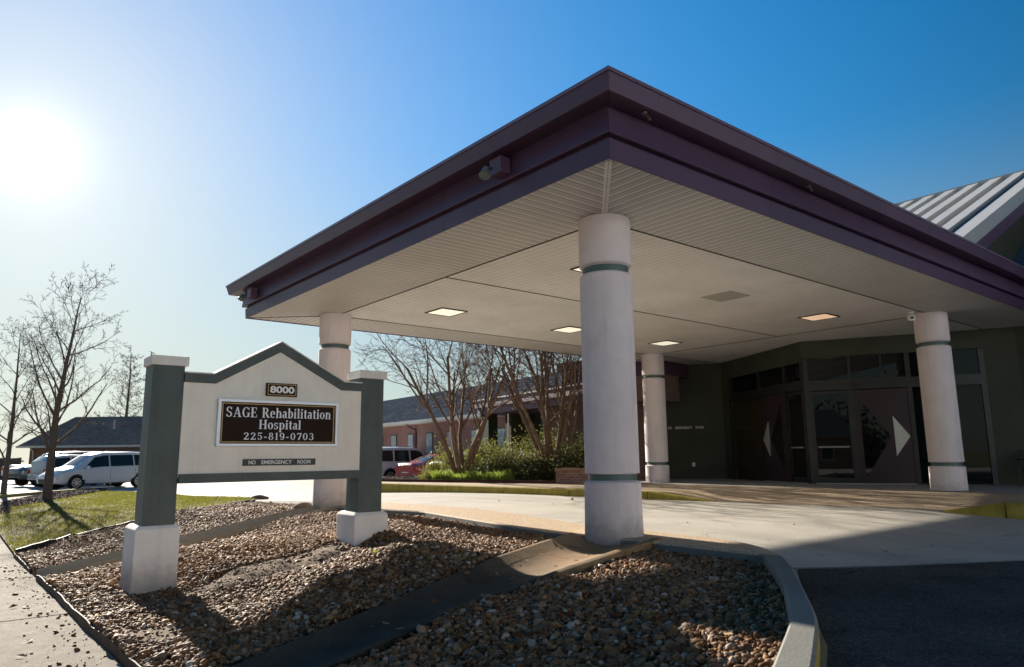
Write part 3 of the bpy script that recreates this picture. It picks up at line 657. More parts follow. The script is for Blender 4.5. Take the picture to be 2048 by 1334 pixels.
for x, lb in ((-1.12, 'small eave spotlight close to the peak of the canopy corner'), (2.24, 'small eave spotlight halfway along the right-hand fascia')):
    o = thing('eave_spotlight', lb, 'spotlight', (x, SY0-.20, 4.51), 0, 'small spotlights under the right-hand eave')
    m2 = MB(); m2.lathe([(0,.01),(.03,.01),(.03,-.012),(0,-.012)], 16); m2.build('base', MT['plum_edge'], o)
    m3 = MB(); m3.lathe([(0,0),(.014,0),(.02,-.07),(0,-.07)], 16); h = m3.build('lamp_head', MT['rust'], o); h.location = (.03,0,-.01); h.rotation_euler = (0, RAD(-55), 0)
o = thing('security_camera', 'small white security camera on the soffit beside the right-hand column', 'security camera', (9.93, .16, SZ))
m2 = MB(); m2.lathe([(0,0),(.06,0),(.055,-.04),(.02,-.05),(.02,-.09),(0,-.09)], 20); m2.build('mount', MT['white_plastic'], o, smooth=40)
m3 = MB(); m3.box((-.15,-.065,-.065), (.11,.065,.065)); h = m3.build('housing', MT['white_plastic'], o, bevel=.015); h.location = (-.02,0,-.12); h.rotation_euler = (0, RAD(-12), RAD(30))
m4 = MB(); m4.lathe([(0,.012),(.03,.012),(.03,0),(0,0)], 16); h2 = m4.build('lens', MT['black'], h); h2.location = (-.15,0,0); h2.rotation_euler = (0, RAD(-90), 0)

# ------------------------------------------------------------------ hospital building
hb = thing('hospital_building', 'hospital entrance building with dark green walls, glass doors and ribbed metal roof', 'building', (12, 4, 0))
def hpart(mb_, name, mat, par=None, **k):
    o = mb_.build(name, mat, None, **k); o.parent = par or hb
    o.matrix_parent_inverse = Matrix.Translation((-12, -4, 0)) if par is None else Matrix.Identity(4)
    return o
Bl, Bc, Cr = (14.1, 7.95), (11.9, 3.85), (14.1, -.6)
A0 = (12.35, 11.35)
mb = MB()
mb.obox(Bl, A0, .25, WZ-.1, 4.3, off=-.25)
mb.obox(Bl, Bc, .25, 3.44, 4.3, off=0); mb.obox(Bc, Cr, .25, 3.53, 4.3, off=0); mb.obox(Cr, (14.1,-14), .25, WZ-.1, 4.3, off=0)
mb.obox(Vector(Bc)+(Vector(Cr)-Vector(Bc)).normalized()*4.25, Cr, .25, WZ-.1, 3.53, off=0)
mb.obox(Bl, (13.86,7.50), .25, WZ-.1, 3.44, off=0)          # jamb at the left of the glazing
hpart(mb, 'wall', MT['green_dark'])
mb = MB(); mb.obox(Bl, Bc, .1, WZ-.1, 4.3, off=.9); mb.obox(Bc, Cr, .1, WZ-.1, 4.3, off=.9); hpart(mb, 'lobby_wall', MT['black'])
def on(p, q, s, off=0.):
    p = Vector(p); d = (Vector(q)-p).normalized(); n = Vector((-d.y, d.x)); return p+d*s+n*off
def panel(mbx, p, q, s0, s1, z0, z1, th=.05, off=.03, m=0):
    mbx.obox(on(p,q,s0), on(p,q,s1), th, z0, z1, m, off=off)
LB = (Vector(Bc)-Vector(Bl)).length; LC = (Vector(Cr)-Vector(Bc)).length
# storefront posts and rails, one mesh per post
for p, q, posts in ((Bl, Bc, [(.5,.58),(2.28,2.38),(3.70,3.78),(LB-.1,LB-.005)]), (Bc, Cr, [(.005,.14),(1.13,1.2),(2.49,2.6),(4.13,4.25)])):
    for a, b_ in posts:
        m2 = MB(); panel(m2, p, q, a, b_, WZ, 3.52 if p is Bc else 3.43, .12, -.02); hpart(m2, 'door_post', MT['frame'])
m2 = MB(); panel(m2, Bl, Bc, .58, LB-.1, 2.66, 2.90, .14, -.035); hpart(m2, 'header', MT['frame'])
m2 = MB(); panel(m2, Bc, Cr, .14, 4.13, 2.62, 2.88, .14, -.035); hpart(m2, 'header', MT['frame'])
for p, q, a, b_, z0, z1 in ((Bl,Bc,.58,2.28,2.9,3.43),(Bl,Bc,2.38,LB-.1,2.9,3.43),(Bc,Cr,.14,1.9,2.88,3.52),(Bc,Cr,1.96,4.13,2.88,3.52)):
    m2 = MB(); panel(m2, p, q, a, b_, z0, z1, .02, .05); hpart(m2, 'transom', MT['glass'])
m2 = MB(); panel(m2, Bc, Cr, 1.9, 1.96, 2.88, 3.52, .1, 0); hpart(m2, 'mullion', MT['frame'])
# brown fixed panel left of facet B
m2 = MB(); panel(m2, Bl, Bc, .58, 2.28, WZ, 2.66, .03, .04); hpart(m2, 'side_panel', paint('brown_tinted_panel', (.035,.024,.014), .15, .1, 3, spec=.5))
# glass door leaves with frame
def glass_leaf(p, q, s0, s1, z1):
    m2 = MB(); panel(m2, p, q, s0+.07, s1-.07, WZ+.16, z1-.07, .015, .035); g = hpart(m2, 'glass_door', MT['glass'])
    m3 = MB()
    for a, b_, z0, zz in ((s0,s0+.07,WZ+.02,z1),(s1-.07,s1,WZ+.02,z1),(s0+.07,s1-.07,WZ+.02,WZ+.16),(s0+.07,s1-.07,z1-.07,z1),(s0+.07,s1-.07,1.08,1.14)): panel(m3, p, q, a, b_, z0, zz, .05, .02)
    f = m3.build('door_frame', MT['frame'], g)
    m4 = MB(); a = on(p,q,s0+.12,-.03); b2 = on(p,q,s1-.12,-.03); m4.tube([(a.x,a.y,1.11),(b2.x,b2.y,1.11)], .016, 8); m4.build('push_bar', MT['steel'], g)
glass_leaf(Bl, Bc, 3.78, LB-.1, 2.64); glass_leaf(Bc, Cr, .14, 1.13, 2.6)
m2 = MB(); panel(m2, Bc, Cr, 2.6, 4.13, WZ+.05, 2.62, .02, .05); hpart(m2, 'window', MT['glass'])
# plum doors with a triangular light and a triangular pull
def plum_door(p, q, s0, s1, z1, tri, pull):
    m2 = MB(); panel(m2, p, q, s0, s1, WZ+.02, z1, .05, .0); d = hpart(m2, 'plum_door', MT['plum_door'])
    for pts, nm, mt, off, th in ((tri, 'glass_light', MT['glass'], -.006, .006), (pull, 'pull_plate', MT['steel'], -.03, .03)):
        v = []
        for o_ in (off, off+th-.001):
            for s_, z in pts: a = on(p,q,s_,o_); v.append((a.x,a.y,z))
        m3 = MB(); m3.add(v, [(0,1,2),(5,4,3),(0,3,4,1),(1,4,5,2),(2,5,3,0)]); m3.build(nm, mt, d)
for p, q, s0, s1 in ((Bl, Bc, 2.38, LB-.1), (Bc, Cr, .14, 2.49)):
    m2 = MB(); panel(m2, p, q, s0, s1, WZ+.006, WZ+.022, .16, -.07); hpart(m2, 'threshold', MT['steel'])
    m2 = MB(); panel(m2, p, q, (s0+s1)/2-.14, (s0+s1)/2+.14, 2.70, 2.78, .06, -.095); hpart(m2, 'door_sensor', MT['black'], bevel=.01)
    m2 = MB(); panel(m2, p, q, s0, s1, 2.875 if p is Bc else 2.895, 2.90 if p is Bc else 2.92, .17, -.05); hpart(m2, 'header_cap', MT['frame'])
plum_door(Bl, Bc, 2.38, 3.70, 2.66, [(3.46,2.4),(3.49,.43),(2.83,1.36)], [(2.76,1.88),(2.45,1.36),(2.76,.88)])
plum_door(Bc, Cr, 1.2, 2.49, 2.6, [(1.34,2.36),(1.35,.30),(2.03,1.36)], [(2.09,1.89),(2.45,1.36),(2.1,.86)])
# small wall outlet
m2 = MB(); a = on(Bl, A0, .95, .0); 
P0 = on(Bl, A0, 1.02); P1 = on(Bl, A0, 1.12)
m2.obox(P0, P1, .02, .55, .68, off=.002); hpart(m2, 'outlet_cover', MT['white_plastic'])
# metal roof: high lit plane with standing ribs, verge, and a lower bluish plane
tanp = .4656; nr_ = Vector((-.4221, 0, .9065))
def rp(x, y, up_=0.): return Vector((x, y, 9.0-(17.85-x)*tanp))+nr_*up_
mb = MB()
v = [rp(17.85,9,0), rp(17.85,-.6,0), rp(9.2,-.6,0), rp(9.2,9,0)]
v2 = [p-nr_*.05 for p in v]; mb.add(v+v2, [(0,1,2,3),(7,6,5,4),(0,4,5,1),(1,5,6,2),(2,6,7,3),(3,7,4,0)])
roof = hpart(mb, 'roof', paint('blue_roof_pan', (.085,.13,.18), .5, .1, 2))
y = -.28
while y < 8.9:
    m2 = MB(); a, b_ = rp(17.8,y,.0), rp(9.25,y,.0); hw = Vector((0,.17,0)); hh = nr_*.15; hw2 = Vector((0,.155,0))
    m2.add([a-hw,a+hw,a+hw2+hh,a-hw2+hh,b_-hw,b_+hw,b_+hw2+hh,b_-hw2+hh], [(0,1,2,3),(7,6,5,4),(0,4,5,1),(1,5,6,2),(2,6,7,3),(3,7,4,0)])
    m2.build('roof_rib', MT['metalroof'], roof); y += .62
def bar(p, q, hw, z0, z1, name, mat):
    m2 = MB(); p = Vector(p); q = Vector(q); h = Vector(hw); u = Vector((0,0,1))
    m2.add([p-h+u*z0,p+h+u*z0,p+h+u*z1,p-h+u*z1,q-h+u*z0,q+h+u*z0,q+h+u*z1,q-h+u*z1], [(0,1,2,3),(7,6,5,4),(0,4,5,1),(1,5,6,2),(2,6,7,3),(3,7,4,0)]); m2.build(name, mat, roof)
bar((17.95,9.0,9.0),(17.95,-1.0,9.0),(.16,0,0),.0,.17,'ridge_cap',MT['metalroof'])
bar(rp(17.9,-.80,0),rp(9.2,-.80,0),(0,.20,0),-.25,.10,'verge',MT['metalroof'])
bar(rp(17.9,-.78,0),rp(9.2,-.78,0),(0,.12,0),-.62,-.252,'bargeboard',MT['plum'])
def rq(x, y, up_=0.): return Vector((x, y, 7.9-(17.85-x)*.62))+Vector((-.527,0,.85))*up_
mb = MB(); v = [rq(18.5,-.66), rq(18.5,-9), rq(13.0,-9), rq(13.0,-.66)]; v2 = [p-Vector((0,0,.06)) for p in v]
mb.add(v+v2, [(0,1,2,3),(7,6,5,4),(0,4,5,1),(1,5,6,2),(2,6,7,3),(3,7,4,0)]); roof2 = hpart(mb, 'roof', MT['metalroof_blue'])
y = -1.35
while y > -9:
    m2 = MB(); a, b_ = rq(18.4,y,0), rq(13.05,y,0); hw = Vector((0,.055,0)); hh = Vector((-.527,0,.85))*.1
    m2.add([a-hw,a+hw,a+hw+hh,a-hw+hh,b_-hw,b_+hw,b_+hw+hh,b_-hw+hh], [(0,1,2,3),(7,6,5,4),(0,4,5,1),(1,5,6,2),(2,6,7,3),(3,7,4,0)]); m2.build('roof_rib', paint('blue_grey_rib', (.22,.30,.36), .45), roof2); y -= .62
mb = MB(); gv = []
for yy in (-.62, -.70):
    for xx, zz in ((9.4, None), (17.9, None), (17.9, 4.8), (9.4, 4.8)): gv.append((xx, yy, zz if zz else 9.0-(17.85-xx)*tanp-.3))
mb.add(gv, [(0,1,2,3),(7,6,5,4),(0,4,5,1),(1,5,6,2),(2,6,7,3),(3,7,4,0)]); hpart(mb, 'gable_wall', MT['green_dark'])
mb = MB(); mb.box((14.6,-10,4.3), (22,9,4.9)); mb.box((16.2,-9,4.9), (18.2,8.9,7.0)); hpart(mb, 'upper_wall', MT['green_dark'])
# wall plate NO EMERGENCY ROOM is a thing of its own (below)

# bench by the entrance
bn = thing('bench', 'dark metal bench against the dark wall at the right edge', 'bench', (13.35, -1.15, WZ+.005), RAD(-90))
for sx in (-.6, .6):
    m2 = MB(); m2.tube([(sx,-.22,0),(sx,-.2,.42),(sx,-.2,.62),(sx,.22,.62)], .018, 8); m2.tube([(sx,.26,0),(sx,.2,.42),(sx,.3,.85)], .018, 8); m2.build('end_frame', MT['black'], bn)
m2 = MB()
for k in range(6): m2.box((-.62,-.22+.075*k,.42), (.62,-.16+.075*k,.445))
m2.build('seat', MT['black'], bn)
m3 = MB()
for k in range(5): m3.box((-.62,.215+.018*k,.5+.07*k), (.62,.235+.018*k,.55+.07*k))
m3.build('backrest', MT['black'], bn)

# ------------------------------------------------------------------ lettering
def ring(cx, cy, rx, ry, ts, tt, a0=0, a1=360, n=28):
    A = np.radians(np.linspace(a0, a1, n)); o = [(cx+rx*math.cos(a), cy+ry*math.sin(a)) for a in A]; i = [(cx+(rx-ts)*math.cos(a), cy+(ry-tt)*math.sin(a)) for a in A]
    return [[o[k], o[k+1], i[k+1], i[k]] for k in range(n-1)]
def R_(x0, y0, x1, y1): return [[(x0,y0),(x1,y0),(x1,y1),(x0,y1)]]
def Q_(*p): return [list(p)]
sT, tT = .17, .06
def G(ch):
    X = .70
    if ch == 'S': return .62, [ring(.29,.74,.26,.27,.14,.06,15,255), ring(.29,.27,.28,.28,.15,.06,-165,75), Q_((.15,.62),(.42,.46),(.47,.36),(.12,.52)), R_(.49,.72,.53,.98), R_(.02,.02,.06,.28)]
    if ch == 'A': return .80, [Q_((.36,1.0),(.44,1.0),(.15,0),(.08,0)), Q_((.33,1.0),(.46,1.0),(.75,0),(.56,0)), R_(.2,.3,.56,.36), R_(0,0,.26,.05), R_(.46,0,.84,.05)]
    if ch == 'G': return .80, [ring(.40,.5,.37,.51,.17,.06,42,318), R_(.56,.04,.72,.42), R_(.46,.40,.80,.45), R_(.64,.70,.69,.99)]
    if ch == 'E': return .68, [R_(.08,0,.26,1), R_(0,0,.62,.055), R_(0,.945,.58,1), R_(.26,.48,.46,.535), R_(.56,.055,.62,.28), R_(.52,.74,.58,.945), R_(.42,.40,.46,.62)]
    if ch == 'R': return .78, [R_(.08,0,.26,1), R_(0,0,.34,.05), R_(0,.95,.36,1), ring(.34,.74,.28,.26,.17,.055,-90,90), R_(.26,.48,.36,.535), Q_((.30,.48),(.48,.48),(.76,.0),(.56,.0)), R_(.5,0,.82,.05)]
    if ch == 'H': return .84, [R_(.08,0,.25,1), R_(.57,0,.74,1), R_(0,0,.33,.05), R_(.49,0,.82,.05), R_(0,.95,.33,1), R_(.49,.95,.82,1), R_(.25,.48,.57,.535)]
    if ch == 'e': return .52, [ring(.25,.35,.25,.36,.15,.055,0,318), R_(.1,.36,.48,.41)]
    if ch == 'h': return .62, [R_(.06,0,.22,1.02), R_(0,0,.28,.05), R_(.34,0,.62,.05), R_(.40,0,.56,.45), ring(.33,.44,.23,.27,.16,.07,0,150), R_(0,.97,.1,1.02)]
    if ch == 'n': return .62, [R_(.06,0,.22,X), R_(0,0,.28,.05), R_(.34,0,.62,.05), R_(.40,0,.56,.45), ring(.33,.44,.23,.27,.16,.07,0,150), R_(0,X-.05,.1,X)]
    if ch == 'a': return .52, [R_(.28,.04,.44,.5), ring(.24,.49,.2,.22,.15,.055,0,165), ring(.2,.2,.2,.21,.14,.055,60,300), R_(.40,0,.52,.05)]
    if ch == 'b': return .58, [R_(.06,0,.22,1.02), R_(0,.97,.1,1.02), ring(.29,.35,.27,.36,.16,.055,-135,135)]
    if ch == 'i': return .30, [R_(.06,0,.22,X), R_(0,0,.28,.05), R_(0,X-.05,.1,X), ring(.14,.90,.095,.095,.09,.09,0,360,14)]
    if ch == 'l': return .30, [R_(.06,0,.22,1.02), R_(0,0,.28,.05), R_(0,.97,.1,1.02)]
    if ch == 't': return .36, [R_(.08,.1,.24,.9), R_(0,X-.06,.34,X), ring(.24,.14,.16,.15,.14,.06,180,320)]
    if ch == 'o': return .56, [ring(.27,.35,.27,.36,.16,.05)]
    if ch == 's': return .46, [ring(.21,.52,.19,.19,.11,.05,15,250), ring(.21,.19,.21,.20,.12,.05,-165,75), Q_((.1,.44),(.32,.30),(.38,.22),(.08,.37)), R_(.35,.5,.39,.68), R_(.01,.02,.05,.2)]
    if ch == 'p': return .60, [R_(.06,-.32,.22,X), R_(0,-.32,.3,-.27), R_(0,X-.05,.1,X), ring(.29,.35,.28,.36,.16,.055,-135,135)]
    if ch == '2': return .62, [ring(.28,.72,.27,.28,.15,.06,-10,175), Q_((.40,.70),(.55,.68),(.20,.14),(.04,.06)), R_(.02,0,.58,.14), R_(.53,.1,.58,.26)]
    if ch == '5': return .60, [R_(.08,.86,.52,1), R_(.08,.5,.13,.95), ring(.26,.32,.28,.33,.16,.06,-160,130)]
    if ch == '8': return .60, [ring(.28,.75,.23,.25,.14,.05), ring(.28,.27,.28,.28,.16,.05)]
    if ch == '1': return .40, [R_(.12,0,.28,1), R_(.02,0,.38,.05), R_(.02,.9,.14,.95)]
    if ch == '9': return .60, [ring(.28,.66,.28,.35,.16,.05), ring(.28,.42,.28,.43,.15,.06,-140,40)]
    if ch == '0': return .64, [ring(.30,.5,.29,.51,.16,.05)]
    if ch == '7': return .58, [R_(.02,.86,.56,1), R_(.02,.74,.07,.9), Q_((.44,.88),(.56,.88),(.30,0),(.12,0))]
    if ch == '3': return .60, [ring(.25,.75,.25,.26,.14,.05,-75,165), ring(.25,.28,.29,.29,.16,.05,-165,80), R_(.16,.49,.34,.54)]
    if ch == '-': return .40, [R_(.03,.28,.33,.42)]
    return .34, []
def serif_text(name, text, x0, x1, z0, h, y, mat, parent, track=.06):
    """serif lettering drawn stroke by stroke; each stroke a hair in front of the last"""
    wd = 0; items = []
    for ch in text:
        a, st = G(ch); items.append((wd, st)); wd += a+track
    wd -= track; k = (x1-x0)/wd; m2 = MB()
    for off, st in items:
        for n, polys in enumerate(st):
            for p in polys: m2.add([(x0+(off+u)*k, y-.0006*n, z0+v*h) for u, v in p], [tuple(range(len(p)))])
    o = m2.build(name, mat, parent)
    for p in o.data.polygons:
        if p.normal.y > 0: p.flip()
    return o
def serif_line(text, x0, x1, z0, h, y, mat, parent, track=.06):
    adv = lambda t: sum(G(c)[0]+track for c in t)-track
    k = (x1-x0)/adv(text.replace('|', '')); x = x0
    for ws_ in text.split(' '):
        for wd in ws_.split('|'):
            serif_text('lettering', wd, x, x+adv(wd)*k, z0, h, y, mat, parent, track); x += (adv(wd)+track)*k
        x += (track+G(' ')[0])*k
def sans_line(text, width, height, mat, parent, loc, rz, bold):
    n = len(text.replace('  ', ' ')); ws = text.split(); tot = sum(len(q) for q in ws)+1.3*(len(ws)-1); x = -width/2; d_ = Vector((math.cos(rz), math.sin(rz), 0))
    for q in ws:
        wl = width*len(q)/tot; o = sans_text('lettering', q, wl*.95, height, mat, parent, bold); o.location = Vector(loc)+d_*(x+wl/2); o.rotation_euler = (PI/2, 0, rz); x += wl+width*1.3/tot
def sans_text(name, text, width, height, mat, parent, bold=.02, space=1.0):
    cu = bpy.data.curves.new(name, 'FONT'); cu.body = text; cu.size = 1; cu.offset = bold; cu.space_character = space; cu.extrude = .004; cu.resolution_u = 4
    to = bpy.data.objects.new(name+'_tmp', cu); C.objects.link(to)
    dg = bpy.context.evaluated_depsgraph_get(); me = bpy.data.meshes.new_from_object(to.evaluated_get(dg)); bpy.data.objects.remove(to); bpy.data.curves.remove(cu)
    co = np.array([v.co[:] for v in me.vertices]); lo, hi = co.min(0), co.max(0)
    sc2 = np.array([width/(hi[0]-lo[0]), height/(hi[1]-lo[1]), .5]); co = (co-(lo+hi)/2)*sc2
    me.vertices.foreach_set('co', co.astype(np.float32).ravel()); me.materials.clear()
    o = link(name, me, mat, parent); return o

# ------------------------------------------------------------------ monument sign
SK = 1.2086; CAMP = Vector((-6.6592, -6.1885, 0.968)); SB = Vector((-3.87, 1.1, -.2))
def sgp(v): return CAMP+SK*(Vector(v)-CAMP)
sg = thing('monument_sign', 'cream monument sign with peaked top between two grey-green posts on white plinths', 'sign', sgp(SB)); sg.scale = (SK, SK, SK)
def post(x0, x1, y0, y1, px0, px1, py0, py1, zb):
    m2 = MB(); m2.box((x0,y0,.37), (x1,y1,1.845)); p = m2.build('post', MT['green'], sg, bevel=.008)
    m3 = MB(); m3.box((x0-.02,y0-.02,1.84), (x1+.03,y1+.02,1.93)); m3.build('cap', MT['capwhite'], p, bevel=.008)
    zt = .385
    m4 = MB(); v = []
    for e, z in ((0,zb),(0,zt-.035),(.035,zt)): v += [(px0+e,py0+e,z),(px1-e,py0+e,z),(px1-e,py1-e,z),(px0+e,py1-e,z)]
    m4.add(v, [(3,2,1,0),(8,9,10,11)]+[(4*r+i, 4*r+(i+1) % 4, 4*r+4+(i+1) % 4, 4*r+4+i) for r in (0,1) for i in range(4)]); m4.build('plinth', MT['base_white'], p, bevel=.015)
    return p
post(-5.075,-4.795,1.0,1.29,-5.13,-4.75,.97,1.41,-.35)
post(-2.95,-2.66,1.0,1.29,-3.0,-2.59,.97,1.41,-.25)
# panel with peaked top
top = [(-4.80,1.775),(-4.535,1.775),(-3.88,2.15),(-3.165,1.775),(-2.95,1.775)]
mb = MB(); mb.prism_y([(-4.80,.80),(-2.95,.80)]+[(x,z-.02) for x,z in reversed(top)], .985, 1.16); pn = mb.build('panel', MT['cream'], sg)
th = .088; low = [(-4.80,1.69),(-4.512,1.69),(-3.88,2.052),(-3.19,1.69),(-2.95,1.69)]
mb = MB(); mb.prism_y(low+list(reversed(top)), .962, 1.18)
mb.build('top_trim', MT['green'], pn); 
mb = MB(); mb.prism_y([(x,z+.002) for x,z in top]+[(x,z+.014) for x,z in reversed(top)], .955, 1.19); mb.build('top_flashing', MT['capwhite'], pn)
mb = MB(); mb.box((-4.795,.955,.745), (-2.952,1.19,.832)); mb.build('bottom_trim', MT['green'], pn, bevel=.004)
# name board
bd = MB(); bd.box((-4.455,.962,1.105), (-3.262,.984,1.525)); bo = bd.build('name_board', MT['brown_board'], sg)
mb = MB()
for a, b_ in (((-4.485,1.085),(-3.235,1.113)), ((-4.485,1.518),(-3.235,1.546)), ((-4.485,1.113),(-4.455,1.518)), ((-3.263,1.113),(-3.235,1.518))): mb.box((a[0],.945,a[1]), (b_[0],.9845,b_[1]))
mb.build('frame', MT['aluminium'], bo, bevel=.003)
mb = MB()
for a, b_ in (((-4.443,1.124),(-3.275,1.133)), ((-4.443,1.499),(-3.275,1.508)), ((-4.443,1.133),(-4.434,1.499)), ((-3.284,1.133),(-3.275,1.499))): mb.box((a[0],.960,a[1]), (b_[0],.963,b_[1]))
mb.build('border_line', MT['gold'], bo)
serif_line('SAGE Rehabilitation', -4.405, -3.315, 1.372, .098, .9605, MT['silver'], bo)
serif_line('Hospital', -4.08, -3.64, 1.258, .092, .9605, MT['silver'], bo)
serif_line('225|-|819|-|0703', -4.225, -3.495, 1.152, .070, .9605, MT['silver'], bo, track=.14)
mb = MB(); mb.box((-4.02,.952,1.592), (-3.70,.984,1.725)); pq = mb.build('number_plaque', MT['brown_board'], sg)
mb = MB()
for a, b_ in (((-4.008,1.602),(-3.712,1.608)), ((-4.008,1.709),(-3.712,1.715)), ((-4.008,1.608),(-4.002,1.709)), ((-3.718,1.608),(-3.712,1.709))): mb.box((a[0],.950,a[1]), (b_[0],.953,b_[1]))
mb.build('border_line', MT['gold'], pq)
o = sans_text('lettering', '8000', .255, .072, MT['letter_w'], pq, .035); o.location = (-3.86,.948,1.659); o.rotation_euler = (PI/2,0,0)
mb = MB(); mb.box((-4.215,.970,.897), (-3.465,.984,.962)); npl = mb.build('notice_plate', MT['dark_plate'], sg)
sans_line('NO EMERGENCY ROOM', .645, .038, MT['letter_w'], npl, (-3.84,.968,.93), 0, .015)
for ch in sg.children: ch.matrix_parent_inverse = Matrix.Translation(-SB)
# twig on the left cap
mb = MB(); mb.tube([sgp(q) for q in ((-5.09,1.05,1.928),(-5.085,1.05,1.955),(-5.10,1.05,1.965))], .006, 5); mb.tube([sgp(q) for q in ((-5.085,1.05,1.955),(-5.06,1.05,1.947))], .005, 5)
tag(mb.build('twig', MT['twig']), 'tiny dark twig lying on top of the left sign post cap', 'twig')
# wall plate
wp = thing('wall_sign', 'small dark notice plate reading no emergency room on the dark green wall', 'sign', (0,0,0))
a = on(Bl, A0, .62); b_ = on(Bl, A0, 1.92); mb = MB(); mb.obox(a, b_, .02, 1.80, 1.91, off=.003); mb.build('plate', MT['black'], wp)
d = (Vector(Bl)-Vector(A0)).normalized(); mid = (a+b_)/2+Vector((-(Vector(A0)-Vector(Bl)).normalized().y, (Vector(A0)-Vector(Bl)).normalized().x))*.026
sans_line('NO EMERGENCY ROOM', 1.2, .085, MT['letter_w'], wp, (mid.x, mid.y, 1.855), math.atan2(d.y, d.x), .012)

# ------------------------------------------------------------------ drainage troughs and edgings
def trough(name, pts, W, Z, label, mat):
    P = smooth_path([(*p, ) for p in pts], 60, 2)
    d = np.r_[0, np.cumsum(np.linalg.norm(np.diff(np.array(pts), axis=0), axis=1))]; t = np.linspace(0, d[-1], 60); Wt = np.interp(t, d, W); Zt = np.interp(t, d, Z)
    prof = [(-1.0,-.25),(-1.0,.0),(-.90,.012),(-.86,.006),(-.6,-.05),(-.3,-.08),(0,-.09),(.3,-.08),(.6,-.05),(.86,.006),(.90,.012),(1.0,.0),(1.0,-.25)]
    V = []; F_ = []
    for i in range(60):
        q = P[min(i+1,59)]-P[max(i-1,0)]; q /= np.linalg.norm(q); n = np.array([-q[1], q[0]])
        for s_, z in prof: c = P[i]+n*s_*Wt[i]; V.append((c[0], c[1], Zt[i]+z))
    k = len(prof)
    for i in range(59):
        for j in range(k-1): F_.append((i*k+j, i*k+j+1, (i+1)*k+j+1, (i+1)*k+j))
    m2 = MB(); m2.add(V, F_); o = m2.build(name, mat, smooth=35); return tag(o, label, 'drain trough', 'concrete drain troughs')
trough('drain_trough', T0, T0W, [z+.012 for z in T0Z], 'dark stained concrete drain trough running down from the nearest column', MT['trough'])
trough('drain_trough', T1, T1W, [z+.012 for z in T1Z], 'pale concrete drain trough running behind the sign from the left column', MT['trough_pale'])
def edging(name, pts, z0, z1, mat, label, th=.012, wob=.012):
    P = smooth_path(pts, 40, 1); P[1:-1] += rng.normal(0, wob, (38, 2)); P[1:-1] = (P[:-2]+2*P[1:-1]+P[2:])/4; zz = rng.normal(0, .007, 40); m2 = MB(); V = []
    for i in range(40):
        q = P[min(i+1,39)]-P[max(i-1,0)]; q /= np.linalg.norm(q); n = np.array([-q[1], q[0]])*th/2; f = i/39
        a, b2 = P[i]-n, P[i]+n; zb = z0[0]+(z0[1]-z0[0])*f; zt = z1[0]+(z1[1]-z1[0])*f+zz[i]
        V += [(*a,zb),(*b2,zb),(*b2,zt),(*a,zt)]
    F_ = [(0,1,2,3),(156,159,158,157)]
    for i in range(39):
        for j in range(4): F_.append((4*i+j, 4*i+(j+1)%4, 4*i+4+(j+1)%4, 4*i+4+j))
    m2.add(V, F_); return tag(m2.build(name, mat), label, 'edging', 'metal and plastic bed edgings')
edging('bed_edging', [(-5.40,4.75),(-5.39,2.5),(-5.375,-.2),(-5.36,-4.9)], (-.6,-.6), (-.425,-.41), MT['rust'], 'long bent rusty steel edging between the pavement and the gravel')
edging('bed_edging', [(-5.395,7.6),(-5.385,5.5)], (-.6,-.6), (-.44,-.45), MT['rust'], 'short rusty edging piece at the gravel corner beside the lawn', wob=.004)
edging('bed_edging', [(-5.37,7.68),(-3.72,9.62),(-2.1,11.02),(.15,12.68)], (-.6,-.3), (-.38,-.07), MT['blackedge'], 'black plastic edging separating the lawn from the gravel', th=.02)
# rock at the tip of the lawn
bm = bmesh.new(); bmesh.ops.create_icosphere(bm, subdivisions=3, radius=.22)
for v in bm.verts:
    k = 1+.25*math.sin(7*v.co.x+3)*math.cos(9*v.co.y)+.1*math.sin(23*v.co.z); v.co = Vector((v.co.x*1.5*k, v.co.y*k, v.co.z*.62*k))
me = bpy.data.meshes.new('rock'); bm.to_mesh(me); bm.free(); o = link('rock', me, MT['rock']); o.location = (.5,13.2,-.10); o.scale = (.7,.7,.8); tag(o, 'dark lump of rock at the far tip of the lawn', 'rock')
bm = bmesh.new(); bmesh.ops.create_icosphere(bm, subdivisions=3, radius=.16)
for v in bm.verts:
    k = 1+.2*math.sin(9*v.co.x+1)*math.cos(8*v.co.y); v.co = Vector((v.co.x*1.1*k, v.co.y*k, v.co.z*1.0*k))
me = bpy.data.meshes.new('rock'); bm.to_mesh(me); bm.free(); o = link('rock', me, paint('tan_rock', (.22,.16,.12), .9, .25, 8, .6, 25)); o.location = (-.44,8.3,-.05); o.scale = (1.25,1.0,.62); tag(o, 'low tan rock beside the foot of the left column', 'rock')

# ------------------------------------------------------------------ gravel, mulch, grass
bm = bmesh.new(); bmesh.ops.create_icosphere(bm, subdivisions=2, radius=1.0); ICO_V = np.array([v.co[:] for v in bm.verts]); ICO_F = np.array([[v.index for v in f.verts] for f in bm.faces]); bm.free()
bm = bmesh.new(); bmesh.ops.create_icosphere(bm, subdivisions=1, radius=1.0); IC1_V = np.array([v.co[:] for v in bm.verts]); IC1_F = np.array([[v.index for v in f.verts] for f in bm.faces]); bm.free()
def rotm(n):
    q = rng.normal(size=(n, 4)); q /= np.linalg.norm(q, axis=1)[:, None]; w_, x, y, z = q.T
    return np.stack([1-2*(y*y+z*z), 2*(x*y-z*w_), 2*(x*z+y*w_), 2*(x*y+z*w_), 1-2*(x*x+z*z), 2*(y*z-x*w_), 2*(x*z-y*w_), 2*(y*z+x*w_), 1-2*(x*x+y*y)], -1).reshape(n, 3, 3)
